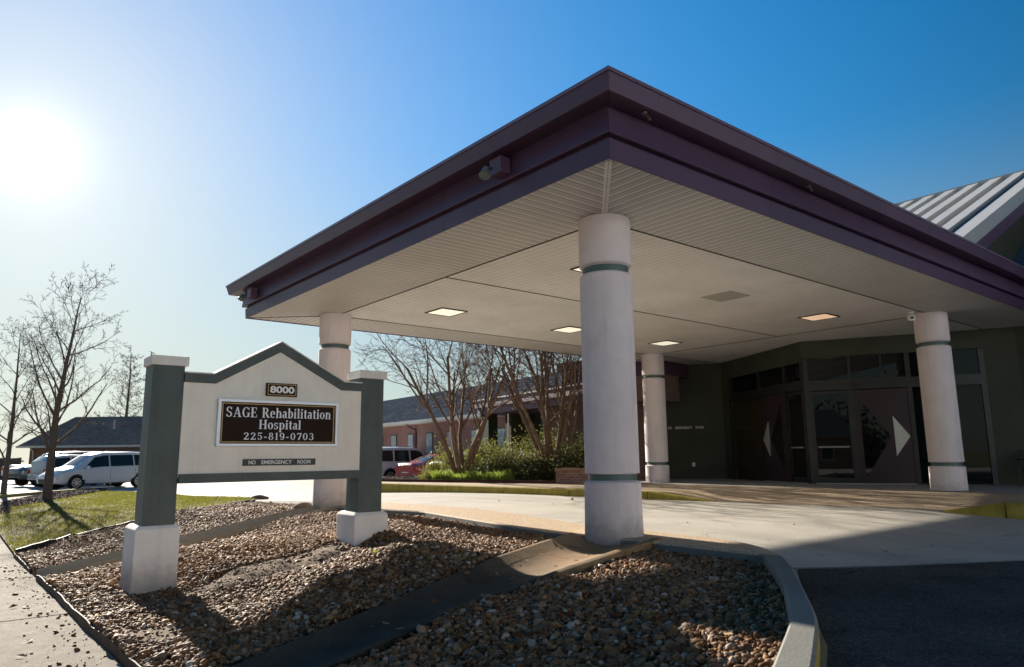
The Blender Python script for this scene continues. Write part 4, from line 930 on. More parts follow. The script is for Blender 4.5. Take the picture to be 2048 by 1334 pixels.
def tiltm(n, tilt):
    a = rng.uniform(0, 2*PI, n); ca, sa = np.cos(a), np.sin(a); z = np.zeros(n); o1 = np.ones(n)
    Rz = np.stack([ca,-sa,z,sa,ca,z,z,z,o1], -1).reshape(n,3,3); b_ = rng.normal(0, tilt, n); cb, sb = np.cos(b_), np.sin(b_)
    Rx = np.stack([o1,z,z,z,cb,-sb,z,sb,cb], -1).reshape(n,3,3); c_ = rng.normal(0, tilt, n); cc, sc3 = np.cos(c_), np.sin(c_)
    Ry = np.stack([cc,z,sc3,z,o1,z,-sc3,z,cc], -1).reshape(n,3,3); return Rz@Rx@Ry
def stones(P, size, V0, F0, squash=.62, lump=.16, tilt=.45):
    n = len(P); s = size[:, None]*np.stack([rng.uniform(.85,1.5,n), rng.uniform(.75,1.1,n), rng.uniform(.5,.85,n)*squash/.62], -1)
    V = V0[None]*np.ones((n,1,1)); f = rng.normal(0, 2.2, (n,1,3)); ph = rng.uniform(0, 6, (n,1)); V = V*(1+lump*np.sin((V*f).sum(-1)+ph)+lump*.7*np.cos((V*f[:, :, ::-1]*1.7).sum(-1)+ph))[..., None]
    V = np.einsum('nij,nvj->nvi', tiltm(n, tilt), V*s[:, None, :])+P[:, None, :]
    F = (F0[None]+(np.arange(n)*len(V0))[:, None, None]).reshape(-1, 3); return V.reshape(-1, 3), F
camxy = np.array([-6.66, -6.19])
def scatter(poly, dens):
    P = np.array(poly); lo, hi = P.min(0), P.max(0); n = int((hi-lo).prod()*dens); Q = rng.uniform(lo, hi, (n, 2)); return Q[inside(Q, poly)]
Q = scatter(GRAVEL, 2700)
d = np.linalg.norm(Q-camxy, axis=1)
hollow = ((Q[:, 0]+3.3)/1.25)**2+((Q[:, 1]-2.3-.28*(Q[:, 0]+3.3))/.50)**2      # bare soil under the sign
edgew = (np.abs(Q[:, 0]+5.08) < .22) & (np.abs(Q[:, 1]-.6) < .65)
keep = rng.uniform(size=len(Q)) < np.clip(1.15-d*.035, .5, 1)
keep &= ~((hollow < 1) & (rng.uniform(size=len(Q)) < .93)); keep &= ~(edgew & (rng.uniform(size=len(Q)) < .8))
for path_, w_ in ((T0, .40), (T1, .33)): keep &= path_dist(Q, path_) > w_+rng.uniform(-.03, .12, len(Q))
keep &= ~((path_dist(Q, T0[:4]) < .62) & (Q[:, 0] > -2.6) & (path_dist(Q, T0[:3]) < .58))
for x0, x1 in ((-4.81,-4.35),(-2.235,-1.74)): keep &= ~((Q[:, 0] > x0) & (Q[:, 0] < x1) & (Q[:, 1] > 2.46) & (Q[:, 1] < 2.99))
Q = Q[keep]; d = d[keep]
size = rng.lognormal(math.log(.0127), .44, len(Q)).clip(.0045, .038)
z = gravel_z(Q[:, 0], Q[:, 1])+rng.uniform(-.010, .014, len(Q))+.006*np.sin(9*Q[:, 0])*np.cos(7*Q[:, 1])
# spilled pebbles on the pavement
Ns = 240; sp = np.stack([-5.43-np.abs(rng.normal(0,.20,Ns)), rng.uniform(-3.2,6.6,Ns)], -1); ssz = rng.lognormal(math.log(.008), .45, Ns).clip(.003,.022); szz = -.5+ssz*.35
P = np.concatenate([np.c_[Q, z], np.c_[sp, szz]]); size = np.r_[size, ssz]; d = np.r_[d, np.linalg.norm(sp-camxy, axis=1)]
nr1 = d < 6.5
V1, F1 = stones(P[nr1], size[nr1], ICO_V, ICO_F); V2, F2 = stones(P[~nr1], size[~nr1]*1.1, IC1_V, IC1_F)
o = stuff(np_mesh('gravel', np.r_[V1, V2], np.r_[F1, F2+len(V1)], MT['pebble'], smooth=True)); tag(o, 'brown and grey river gravel covering the bed around the sign', 'gravel')
# mulch
MSTRIP = [(-4.95,17.6),(-4.72,20),(-4.45,22.8),(-2.87,27.8),(.05,32.8),(-.1,30.2),(-.4,30.1),(-3.39,22.2),(-4.5,19.9),(-4.7,17.6)]
Qm = scatter(BED, 420); Qs = scatter(MSTRIP, 500)
Pm = np.r_[np.c_[Qm, np.full(len(Qm), WZ+.04)+rng.uniform(-.01,.015,len(Qm))], np.c_[Qs, swz(Qs[:, 0], Qs[:, 1])+.03+rng.uniform(0,.025,len(Qs))]]
V1, F1 = stones(Pm, rng.uniform(.02,.045,len(Pm)), IC1_V*np.array([1.4,.7,.4]), IC1_F)
tag(stuff(np_mesh('mulch', V1, F1, MT['chip'])), 'dark brown bark mulch in the beds', 'mulch')
def blades(P, h, wdt, lean, mat, name, bend=.5):
    n = len(P); a = rng.uniform(0, 2*PI, n); ux, uy = np.cos(a), np.sin(a); hh = h*rng.uniform(.5,1.25,n); la = rng.uniform(0, 2*PI, n); lx, ly = np.cos(la)*lean*hh*rng.uniform(.2,1,n), np.sin(la)*lean*hh*rng.uniform(.2,1,n); ww = wdt*rng.uniform(.6,1.3,n)
    b0 = P-np.c_[ux*ww, uy*ww, 0*ww]; b1 = P+np.c_[ux*ww, uy*ww, 0*ww]; m0 = P+np.c_[lx*bend*.6-ux*ww*.8, ly*bend*.6-uy*ww*.8, hh*.6]; m1 = P+np.c_[lx*bend*.6+ux*ww*.8, ly*bend*.6+uy*ww*.8, hh*.6]; tp = P+np.c_[lx, ly, hh]
    V = np.stack([b0,b1,m1,m0,tp], 1).reshape(-1,3); k = (np.arange(n)*5)[:, None]
    F = np.r_[k+np.array([[0,1,2]]), k+np.array([[0,2,3]]), k+np.array([[3,2,4]])]; return np_mesh(name, V, F, mat)
Qg = scatter(LAWN, 800); wear = np.sin(1.7*Qg[:, 0]+.6*Qg[:, 1])*np.cos(1.1*Qg[:, 1]-.5*Qg[:, 0])+.6*np.sin(3.1*Qg[:, 0]-1.3*Qg[:, 1]+1)
Qg = Qg[rng.uniform(size=len(Qg)) < np.clip(.75-.3*wear, .25, 1)]
ms = inside(Qg, MSTRIP); Qg = Qg[~ms]
o = blades(np.c_[Qg, lawn_z(Qg[:, 0], Qg[:, 1])-.01], .055, .006, .9, MT['blade'], 'grass'); tag(stuff(o), 'short patchy winter lawn grass beside the pavement', 'grass')
# dead leaves blown over gravel, walk and drive
Ql = np.r_[scatter(GRAVEL, 5), scatter(LAWN, 2.5), scatter([(1.5,-2),(6.4,-2),(6.0,9),(1.6,9)], .35), scatter([(-7.5,-3),(-5.45,-3),(-5.45,7),(-7.5,7)], 1.5), scatter(WALK2[:3]+[(13,0),(13,6)], .8)]
zl = np.where(inside(Ql, GRAVEL), gravel_z(Ql[:, 0], Ql[:, 1])+.028, np.where(inside(Ql, LAWN), lawn_z(Ql[:, 0], Ql[:, 1])+.04, np.where(Ql[:, 0] < -5.4, -.492, np.where(Ql[:, 0] > 8, WZ+.015, pave(Ql[:, 0], Ql[:, 1])+.008))))
n = len(Ql); a = rng.uniform(0, 2*PI, n); L_ = rng.uniform(.025, .05, n); W_ = L_*rng.uniform(.35,.6,n); t_ = rng.normal(0, .012, (n, 4)); dx, dy = np.cos(a), np.sin(a)
V = np.stack([np.c_[Ql[:, 0]-dx*L_, Ql[:, 1]-dy*L_, zl], np.c_[Ql[:, 0]-dy*W_, Ql[:, 1]+dx*W_, zl+np.abs(t_[:, 1])], np.c_[Ql[:, 0]+dx*L_, Ql[:, 1]+dy*L_, zl+np.abs(t_[:, 2])], np.c_[Ql[:, 0]+dy*W_, Ql[:, 1]-dx*W_, zl+np.abs(t_[:, 3])]], 1).reshape(-1, 3)
tag(stuff(np_mesh('fallen_leaves', V, (np.arange(n)*4)[:, None]+np.array([[0,1,2,3]]), island('dead_leaf', [(0, (.10,.05,.02)), (.5, (.20,.11,.05)), (1, (.30,.19,.09))], .8))), 'scattered brown fallen leaves', 'leaves')
# bright ground cover in the bed
GCV = [(6.55,14.1),(6.9,12.9),(7.3,11.45),(7.9,11.5),(7.75,13.1),(7.3,14.6),(6.8,14.7)]
Qc = scatter(GCV, 1500); o = blades(np.c_[Qc, np.full(len(Qc), WZ+.03)], .28+.07*np.sin(3*Qc[:, 0])*np.cos(4*Qc[:, 1]), .011, .9, MT['blade_bright'], 'ground_cover'); tag(stuff(o), 'bright green grassy ground cover at the front of the shrub bed', 'ground cover')
# weeds in the gravel
for (x, y), lb in (((-2.62,-2.75), 'small green weed in the shaded gravel at the front'), ((-2.75,.95), 'tiny weed in the gravel in front of the sign')):
    n = 16; o = blades(np.c_[rng.normal(x,.02,n), rng.normal(y,.03,n), gravel_z(np.full(n,x),np.full(n,y))], .05, .005, .9, MT['blade_bright'], 'weed'); tag(o, lb, 'weed')
# drifted soil ridge under the sign
def ridge_z(x, y):
    u = (x+3.3)/1.25; v = (y-2.3-.28*(x+3.3))/.50
    return gravel_z(x, y)+.005+.03*np.exp(-((v+.30)/.28)**2)*np.exp(-u*u*1.2)+.012*np.sin(11*x+3*y)*np.sin(9*y)-.04*ss((u*u+v*v-.55)/.5)
A_ = np.linspace(0, 2*PI, 28, endpoint=False); SOIL = [(-3.3+1.2*math.cos(a), 2.3+.28*1.2*math.cos(a)+.48*math.sin(a)) for a in A_]
structure(sheet('bare_soil', SOIL, ridge_z, MT['soil'], .06))
Qd = scatter(SOIL, 900); V1, F1 = stones(np.c_[Qd, ridge_z(Qd[:, 0], Qd[:, 1])], rng.lognormal(math.log(.006), .45, len(Qd)), IC1_V, IC1_F); tag(stuff(np_mesh('soil_crumbs', V1, F1, MT['soil'])), 'loose grey soil crumbs on the bare patch under the sign', 'soil')

# ------------------------------------------------------------------ trees
def tubes_mesh(name, lines, mat, parent, minsides=3):
    V = []; F = []; k0 = 0
    for pts, rad in lines:
        pts = np.asarray(pts); n = len(pts); sd = 10 if rad[0] > .08 else 7 if rad[0] > .03 else 5 if rad[0] > .012 else minsides
        d = np.gradient(pts, axis=0); d /= np.linalg.norm(d, axis=1)[:, None]+1e-9; ref = np.where(np.abs(d[:, 2:3]) < .9, np.array([[0,0,1.]]), np.array([[1.,0,0]])); a = np.cross(d, ref); a /= np.linalg.norm(a, axis=1)[:, None]+1e-9; b_ = np.cross(d, a)
        t = 2*PI*np.arange(sd)/sd; r = np.asarray(rad)[:, None, None]
        V.append((pts[:, None]+r*(a[:, None]*np.cos(t)[None, :, None]+b_[:, None]*np.sin(t)[None, :, None])).reshape(-1, 3))
        i = np.arange(n-1)[:, None]*sd; j = np.arange(sd)[None]; jn = (j+1) % sd; F.append(np.stack([i+j, i+jn, i+sd+jn, i+sd+j], -1).reshape(-1, 4)+k0); k0 += n*sd
    return np_mesh(name, np.concatenate(V), np.concatenate(F), mat, parent, smooth=True)
def unit(v): return v/(np.linalg.norm(v)+1e-9)
def grow(out, p, d, L, r, lvl, P, g):
    n = P['seg'][lvl]; pts = [p]; dd = unit(d); wob = P['wob'][lvl]; upb = P['up'][lvl]
    for i in range(n):
        dd = unit(dd+g.normal(0, wob, 3)+np.array([0, 0, upb])); pts.append(pts[-1]+dd*L/n)
    rad = r*np.linspace(1, P['taper'][lvl], n+1); out[lvl].append((np.array(pts), rad))
    if lvl+1 >= len(P['n']): return
    k = P['n'][lvl]; t0 = P['t0'][lvl]
    for i in range(k):
        t = t0+(1-t0)*(i+g.uniform(0, 1))/k; f = t*n; j = min(int(f), n-1); q = pts[j]+(pts[j+1]-pts[j])*(f-j); ax = unit(np.array(pts[j+1])-pts[j])
        az = i*2.4+g.uniform(-.5, .5); e1 = unit(np.cross(ax, [0, 0, 1.] if abs(ax[2]) < .95 else [1., 0, 0])); e2 = np.cross(ax, e1)
        an = RAD(P['ang'][lvl]*g.uniform(.75, 1.25)); nd = ax*math.cos(an)+(e1*math.cos(az)+e2*math.sin(az))*math.sin(an)
        grow(out, q, nd, L*P['len'][lvl]*(1-P['fall'][lvl]*t)*g.uniform(.75, 1.2), max(r*(1+(P['taper'][lvl]-1)*t)*P['rr'][lvl], P.get('rmin', .004)), lvl+1, P, g)
def bare_tree(name, base, H, R, label, P, seed, d=(0, 0, 1), bark='bark', group=None):
    g = np.random.default_rng(seed); out = [[] for _ in range(len(P['n']))]
    grow(out, np.zeros(3), np.array(d, float), H, R, 0, P, g)
    o = thing(name, label, 'tree', base, 0, group)
    fl = [(out[0][0][0][:1]+np.array([[0,0,-.15],[0,0,0],[0,0,.12]]), np.array([R*1.7, R*1.35, R*1.02]))]
    tubes_mesh('trunk', fl+out[0], MT[bark], o); tubes_mesh('crown', sum(out[1:], []), MT['twig'] if bark == 'bark' else MT[bark], o)
    return o
PT = dict(rmin=.0065, n=[24,6,5,4,0], t0=[.17,.2,.15,.15,0], ang=[46,40,38,38,0], len=[.47,.50,.50,.5,0], fall=[.55,.45,.4,.4,0], rr=[.42,.5,.55,.6,1], taper=[.10,.22,.3,.4,.5], seg=[12,7,5,3,2], wob=[.035,.09,.13,.16,.2], up=[.01,.075,.05,.03,.0])
bare_tree('bare_tree', (-3.16,23.5,-.42), 7.2, .155, 'tall bare winter tree standing at the edge of the lawn', PT, 4, (.02,.03,1), group='bare trees on the left')
PT2 = dict(PT); PT2['n'] = [16,6,5,4,0]
bare_tree('bare_tree', (-3.95,29.6,-.42), 6.6, .12, 'smaller bare tree by the parked cars at the left edge', PT2, 9, (.03,.02,1), group='bare trees on the left')
PC = dict(rmin=.016, n=[44,6,4,3,0], t0=[.28,.12,.15,.1,0], ang=[68,40,40,40,0], len=[.30,.45,.5,.5,0], fall=[.75,.4,.4,.4,0], rr=[.25,.5,.6,.6,1], taper=[.08,.25,.4,.5,.5], seg=[10,5,3,2,2], wob=[.012,.09,.14,.2,.2], up=[.0,.05,.03,0,0])
bare_tree('bare_tree', (9.5,77.5,-.6), 12.9, .26, 'distant narrow bare tree rising behind the dark house roof', PC, 6)
for bx, by, hh, sd in ((-14,86,9,71), (26,96,10,72), (-26,75,10,74)): pass
def crape(base, label, seed, stems, H, spread, r0):
    g = np.random.default_rng(seed); o = thing('crape_myrtle', label, 'tree', base, 0, 'bare multi-stemmed trees in the shrub bed')
    P = dict(rmin=.0075, n=[5,5,5,3,0], t0=[.40,.25,.2,.2,0], ang=[30,36,40,42,0], len=[.72,.62,.58,.5,0], fall=[.25,.3,.3,.3,0], rr=[.62,.58,.55,.55,1], taper=[.45,.35,.35,.4,.5], seg=[9,6,5,3,2], wob=[.05,.09,.12,.15,.2], up=[.01,.03,.01,0,0])
    trunks = []; crown = []
    for i in range(stems):
        a = 2*PI*i/stems+g.uniform(-.3,.3); lean = spread*g.uniform(.5,1.15); dd = unit(np.array([math.cos(a)*lean, math.sin(a)*lean, 1.0])); out = [[] for _ in range(5)]
        grow(out, np.array([.10*math.cos(a), .10*math.sin(a), -.05]), dd, H*g.uniform(.62,.82), r0*g.uniform(.75,1.15), 0, P, g); trunks += out[0]; crown += sum(out[1:], [])
    for pts, rad in trunks: tubes_mesh('trunk', [(pts, rad)], MT['bark2'], o)
    tubes_mesh('crown', crown, MT['bark2'], o); return o
crape((7.45,13.7,WZ), 'bare multi-stemmed tree behind the bright green ground cover', 21, 7, 5.8, .46, .085)
crape((9.2,11.1,WZ), 'bare multi-stemmed tree next to the low brick planter', 37, 9, 6.2, .34, .078)

# ------------------------------------------------------------------ shrubs
def leaf_cloud(name, base, rad, n, mat, label, seed, size=.05, clumps=26, top=0, group='evergreen shrubs in the bed'):
    g = np.random.default_rng(seed); o = thing(name, label, 'shrub', base, 0, group); R3 = np.array(rad)
    cen = g.normal(size=(clumps, 3)); cen /= np.linalg.norm(cen, axis=1)[:, None]; cen[:, 2] = np.abs(cen[:, 2])*.95; cen *= g.uniform(.45,.95,(clumps,1)); ci = g.integers(0, clumps, n)
    p = cen[ci]*R3+g.normal(size=(n,3))*R3*np.array([.19,.19,.15])*g.uniform(.7,1.6,(clumps,1))[ci]; p[:, 2] = np.abs(p[:, 2])
    s = size*g.uniform(.6,1.35,n); nrm = g.normal(size=(n,3))+np.array([0,0,.5]); nrm /= np.linalg.norm(nrm, axis=1)[:, None]; u = np.cross(nrm, g.normal(size=(n,3))); u /= np.linalg.norm(u, axis=1)[:, None]; v = np.cross(nrm, u)
    V = np.stack([p-u*s[:, None], p+v*s[:, None]*.45+nrm*s[:, None]*.1, p+u*s[:, None], p-v*s[:, None]*.45+nrm*s[:, None]*.1], 1).reshape(-1, 3); F = (np.arange(n)*4)[:, None]+np.array([[0,1,2,3]])
    np_mesh('foliage', V, F, mat, o)
    lines = []
    for c in cen[:22]:
        e = c*R3*.9; a = np.array([g.normal(0,.05), g.normal(0,.05), -.05]); m_ = (a+e)/2+np.array([0,0,-.08])+g.normal(0,.04,3); lines.append((np.array([a, m_, e]), np.array([.014,.010,.005])))
    tubes_mesh('stem', lines, MT['twig'], o); return o
SH = [((7.15,14.95),(.5,.65,.62),5200,'leaf_y','low loose yellowish shrub at the left end of the bed',.036), ((9.1,16.2),(1.0,1.1,1.2),14000,'leaf_y','tall yellow-green shrub behind the first bare multi-stemmed tree',.042),
      ((9.3,14.6),(1.1,1.1,1.35),16000,'leaf_y','tall bright-topped shrub between the two bare trees in the bed',.042), ((8.3,13.0),(.9,.9,1.0),13000,'leaf','rounded olive green shrub just right of the first bare tree trunk',.04),
      ((8.9,11.6),(.95,.95,1.1),14000,'leaf','dense glossy shrub around the foot of the second bare tree',.042), ((9.35,9.95),(.8,.8,1.45),14000,'leaf','dark glossy shrub behind the brick planter',.042), ((10.4,12.8),(1.2,1.3,1.55),14000,'leaf','large dark shrub at the back of the bed beside the side entrance',.042)]
for i, ((x, y), r, n, mt_, lb, sz) in enumerate(SH): leaf_cloud('shrub', (x, y, WZ), r, n, MT[mt_], lb, 50+i, sz, 30)

# brick planter
pl = thing('brick_planter', 'low weathered brick planter wall beside the rear column', 'planter', (0,0,0))
mb = MB(); mb.obox((7.92,9.62),(8.15,8.15), .22, WZ-.02, WZ+.38, off=0); mb.obox((8.14,9.65),(9.3,9.83), .22, WZ-.02, WZ+.38, off=-.22); mb.build('wall', MT['brick_old'], pl, uv=True)
mb = MB(); mb.obox((7.91,9.64),(8.14,8.13), .25, WZ+.38, WZ+.45, off=-.015); mb.obox((8.165,9.66),(9.31,9.845), .25, WZ+.38, WZ+.45, off=-.235); mb.build('coping', paint('brick_coping', (.24,.14,.09), .9, .25, 9, .4, 30), pl)
# thin white pole
po = thing('marker_pole', 'thin white pole standing among the shrubs by the side entrance', 'pole', (11.3,16.0,WZ-.1)); mb = MB(); mb.tube([(0,0,0),(0,0,2.55)], .022, 8); mb.build('pole', MT['white_plastic'], po); mb = MB(); mb.lathe([(0,2.58),(.03,2.57),(.03,2.53),(0,2.53)], 12); mb.build('cap', MT['white_plastic'], po)

# ------------------------------------------------------------------ side entrance wing and brick wing
se = thing('side_entrance', 'brown brick side entrance with plum fascia and dark green porch', 'building', (0,0,0))
E0, E1 = Vector((11.85,18.9)), Vector((10.45,10.9)); ed_ = (E1-E0).normalized(); en = Vector((-ed_.y, ed_.x))   # en points away from the drive
if en.x < 0: en = -en
def elon(s, o): return E0+ed_*s+en*o
LE = (E1-E0).length
def ebox(mb_, s0, s1, o0, o1, z0, z1, m=0):
    p = [elon(s0,o0), elon(s1,o0), elon(s1,o1), elon(s0,o1)]; mb_.prism([(q.x,q.y) for q in p], z0, z1, m)
mb = MB(); ebox(mb, -.3, LE+.2, 0, 6, 3.02, 3.32); mb.build('fascia', MT['plum'], se)
mb = MB(); ebox(mb, -.15, LE+.2, .14, 6, 2.74, 3.02); mb.build('fascia', MT['plum'], se)
mb = MB(); ebox(mb, -.34, LE+.24, -.04, 6, 3.322, 3.37); mb.build('roof_edge', MT['flash'], se)
mb = MB(); v = []
for s_, o_, z in ((-.3,0,3.37),(LE+.2,0,3.37),(LE+.2,6,5.15),(-.3,6,5.15)): q = elon(s_,o_); v.append((q.x,q.y,z))
for s_, o_, z in ((-.3,6,3.37),(LE+.2,6,3.37)): q = elon(s_,o_); v.append((q.x,q.y,z))
mb.add(v, [(0,1,2,3),(0,3,4),(1,5,2),(3,2,5,4)]); mb.build('roof', MT['shingle_grey'], se, uv=True)
mb = MB(); ebox(mb, LE*.60, LE+.6, .55, 6, -.1, 2.74); mb.build('wall', MT['brick_brown'], se, uv=True)
mb = MB(); ebox(mb, LE*.14, LE*.60, 2.2, 2.45, -.1, 2.74); ebox(mb, LE*.10, LE*.16, 1.0, 2.45, -.1, 2.74); ebox(mb, LE*.545, LE*.5985, .56, 2.2, -.1, 2.74); mb.build('porch_wall', MT['green_dark'], se)
mb = MB(); ebox(mb, -.05, LE*.07, .3, .75, -.1, 2.74); mb.build('post', paint('porch_post_green', (.028,.036,.030), .75, .1, 3), se)
mb = MB(); ebox(mb, LE*.30, LE*.42, 2.14, 2.2, .1, 2.2); d_ = mb.build('door', paint('wooden_door', (.14,.075,.035), .5, .3, 3, streak=.4), se)
mb = MB(); ebox(mb, LE*.44, LE*.54, 2.14, 2.2, .6, 2.2); mb.build('window', MT['paleglass'], se)
# stepped plum roof corner peeking out above
rc = thing('roof_corner', 'stepped plum eave corner beside the nearest column above the brick wall', 'roof', (0,0,0))
q0 = Vector((10.95,12.75))
mb = MB(); mb.obox(q0, (11.6,8.6), 4, 3.95, 4.22, off=0.) ; mb.build('fascia', MT['plum'], rc)
mb = MB(); mb.obox(q0+Vector((.16,-.2)), (11.76,8.6), 3.6, 3.55, 3.95, off=.0); mb.build('fascia', MT['plum'], rc)
mb = MB(); mb.obox(q0+Vector((.25,-.4)), (11.9,8.6), 1.0, 2.7, 3.55, off=0.0); mb.build('wall', MT['brick_brown'], rc, uv=True)
mb = MB(); mb.obox(q0+Vector((-.03,.03)), (11.6,8.55), 4.2, 4.222, 4.26, off=-.03); mb.build('roof_edge', MT['metalroof_blue'], rc)
# pink brick wing along the car park
wg = thing('brick_wing', 'long pink brick wing with narrow barred windows and blue-grey shingle roof', 'building', (0,0,0))
W0, W1 = Vector((17.2,52)), Vector((14.25,17.5)); wd_ = (W1-W0).normalized(); wn = Vector((-wd_.y, wd_.x)); wn = wn if wn.x > 0 else -wn; LW = (W1-W0).length
def wp_(s, o): return W0+wd_*s+wn*o
def wbox(mb_, s0, s1, o0, o1, z0, z1):
    p = [wp_(s0,o0), wp_(s1,o0), wp_(s1,o1), wp_(s0,o1)]; mb_.prism([(q.x,q.y) for q in p], z0, z1)
mb = MB(); wbox(mb, 0, LW, 0, 6, -.6, 2.80); mb.build('wall', MT['brick_pink'], wg, uv=True)
mb = MB(); v = []
for s_, o_, z in ((-.3,-.5,2.98),(LW+.3,-.5,2.98),(LW+.3,3.6,5.15),(-.3,3.6,5.15),(LW+.3,7.7,2.98),(-.3,7.7,2.98)): q = wp_(s_,o_); v.append((q.x,q.y,z))
mb.add(v, [(0,1,2,3),(3,2,4,5)]); mb.build('roof', MT['shingle_grey'], wg, uv=True)
mb = MB(); wbox(mb, -.3, LW+.3, -.58, -.46, 2.86, 3.0); mb.build('gutter', MT['flash'], wg)
mb = MB(); wbox(mb, -.3, LW+.3, -.46, 0.0, 2.80, 2.86); mb.build('soffit', MT['flash'], wg)
for s_ in (11.2,13.4,15.3,17.4,19.4,21.7,24.0,26.4,28.9,31.2):
    m2 = MB(); wbox(m2, s_, s_+.8, -.03, .0, .35, 2.3); wnd = m2.build('window', MT['frame'], wg)
    m3 = MB(); wbox(m3, s_+.06, s_+.74, -.04, -.031, .4, 2.24); m3.build('pane', MT['paleglass'], wnd)
    m4 = MB()
    for k in range(1, 4): wbox(m4, s_+.06+.15*k-.008, s_+.06+.15*k+.008, -.052, -.041, .4, 2.24)
    for zz in (1.0, 1.6): wbox(m4, s_+.06, s_+.74, -.064, -.053, zz, zz+.02)
    m4.build('bars', MT['flash'], wnd)
m2 = MB(); a = wp_(22.8,-.06); m2.tube([(*wp_(22.4,-.45),2.85),(*wp_(22.5,-.3),2.65),(*wp_(22.8,-.08),2.5),(*a,2.35),(*a,-.4)], .06, 8); m2.build('downspout', MT['plum'], wg)
m2 = MB(); wbox(m2, 12.5, 12.9, -.25, -.005, 1.75, 2.1); m2.build('wall_light', MT['frame'], wg, bevel=.02)
m2 = MB(); q = wp_(26.5,2.2); m2.tube([(*q,4.3),(*q,4.85)], .07, 8); m2.build('vent_pipe', MT['flash'], wg)

# ------------------------------------------------------------------ house and fence at the left
ho = thing('house', 'low brown brick house with a dark shingle roof behind the parked cars', 'building', (0,0,0))
H0, H1 = Vector((-.6,64.7)), Vector((13.5,53.2)); hd = (H1-H0).normalized(); hn = Vector((-hd.y, hd.x)); LH = (H1-H0).length
def hp(s, o): return H0+hd*s+hn*o
def hbox(mb_, s0, s1, o0, o1, z0, z1):
    p = [hp(s0,o0), hp(s1,o0), hp(s1,o1), hp(s0,o1)]; mb_.prism([(q.x,q.y) for q in p], z0, z1)
mb = MB(); hbox(mb, .6, LH, .5, 9, -.7, 2.05); mb.build('wall', MT['brick_brown'], ho, uv=True)
mb = MB(); v = []
for s_, o_, z in ((-.2,0,2.14),(LH,0,2.14),(LH,4.6,4.75),(1.6,4.6,4.75),(LH,9.4,2.14),(-.2,9.4,2.14)): q = hp(s_,o_); v.append((q.x,q.y,z))
mb.add(v, [(0,1,2,3),(3,2,4,5),(0,3,5)]); mb.build('roof', MT['shingle'], ho, uv=True)
mb = MB(); hbox(mb, -.2, LH, -.08, .0, 2.0, 2.17); mb.build('gutter', MT['flash'], ho)
mb = MB(); mb.tube([(*hp(.9,.05),2.0),(*hp(.95,.4),1.7),(*hp(.95,.44),-.6)], .05, 8); mb.build('downspout', MT['flash'], ho)
for s_ in (3.2, 8.4):
    m2 = MB(); hbox(m2, s_, s_+1.3, .46, .5, .55, 1.6); f = m2.build('window', MT['flash'], ho); m3 = MB(); hbox(m3, s_+.08, s_+.62, .45, .459, .62, 1.53); hbox(m3, s_+.68, s_+1.22, .45, .459, .62, 1.53); m3.build('pane', MT['paleglass'], f)
for s_, o_ in ((6.2,2.6),(9.5,3.4)):
    m2 = MB(); q = hp(s_,o_); m2.tube([(*q,3.4),(*q,4.35)], .07, 8); m2.build('vent_pipe', MT['flash'], ho)
h2 = thing('house', 'farther dark-roofed house at the left edge behind the wooden fence', 'building', (0,0,0))
mb = MB(); mb.box((-22,72,-.7), (-2.5,80,2.2)); mb.build('wall', MT['brick_brown'], h2, uv=True)
mb = MB(); v = [(-22.4,71.5,2.3),(-2,71.5,2.3),(-2,76,4.0),(-22.4,76,4.0),(-2,80.5,2.3),(-22.4,80.5,2.3)]; mb.add(v, [(0,1,2,3),(3,2,4,5),(1,4,2),(0,3,5)]); mb.build('roof', MT['shingle'], h2, uv=True)
fe = thing('wooden_fence', 'grey weathered wooden board fence at the far left', 'fence', (0,0,0))
F0, F1_ = Vector((-16,70)), Vector((-.4,62.3)); LF = (F1_-F0).length; fd = (F1_-F0).normalized(); mb = MB(); s_ = 0
while s_ < LF-.15:
    a = F0+fd*s_; b_ = F0+fd*(s_+.14); mb.obox(a, b_, .025, -.7, 1.2+rng.uniform(-.03,.03)); s_ += .15
mb.build('boards', MT['wood'], fe); mb = MB(); mb.obox(F0, F1_, .05, -.2, -.1, off=.03); mb.obox(F0, F1_, .05, .9, 1.0, off=.03); mb.build('rails', MT['wood'], fe)

# parking stop
ps = MB(); ps.obox((-4.5,26.6),(-2.55,29.35), .16, -.42, -.27); tag(ps.build('parking_stop', MT['yellow2'], bevel=.02), 'long faded yellow kerb bar behind the smaller bare tree', 'parking stop', 'yellow parking stops')
ps = MB(); ps.obox((-2.5,29.42),(-.75,31.9), .16, -.45, -.29); tag(ps.build('parking_stop', MT['yellow2'], bevel=.02), 'faded yellow kerb bar in front of the white minivan', 'parking stop', 'yellow parking stops')

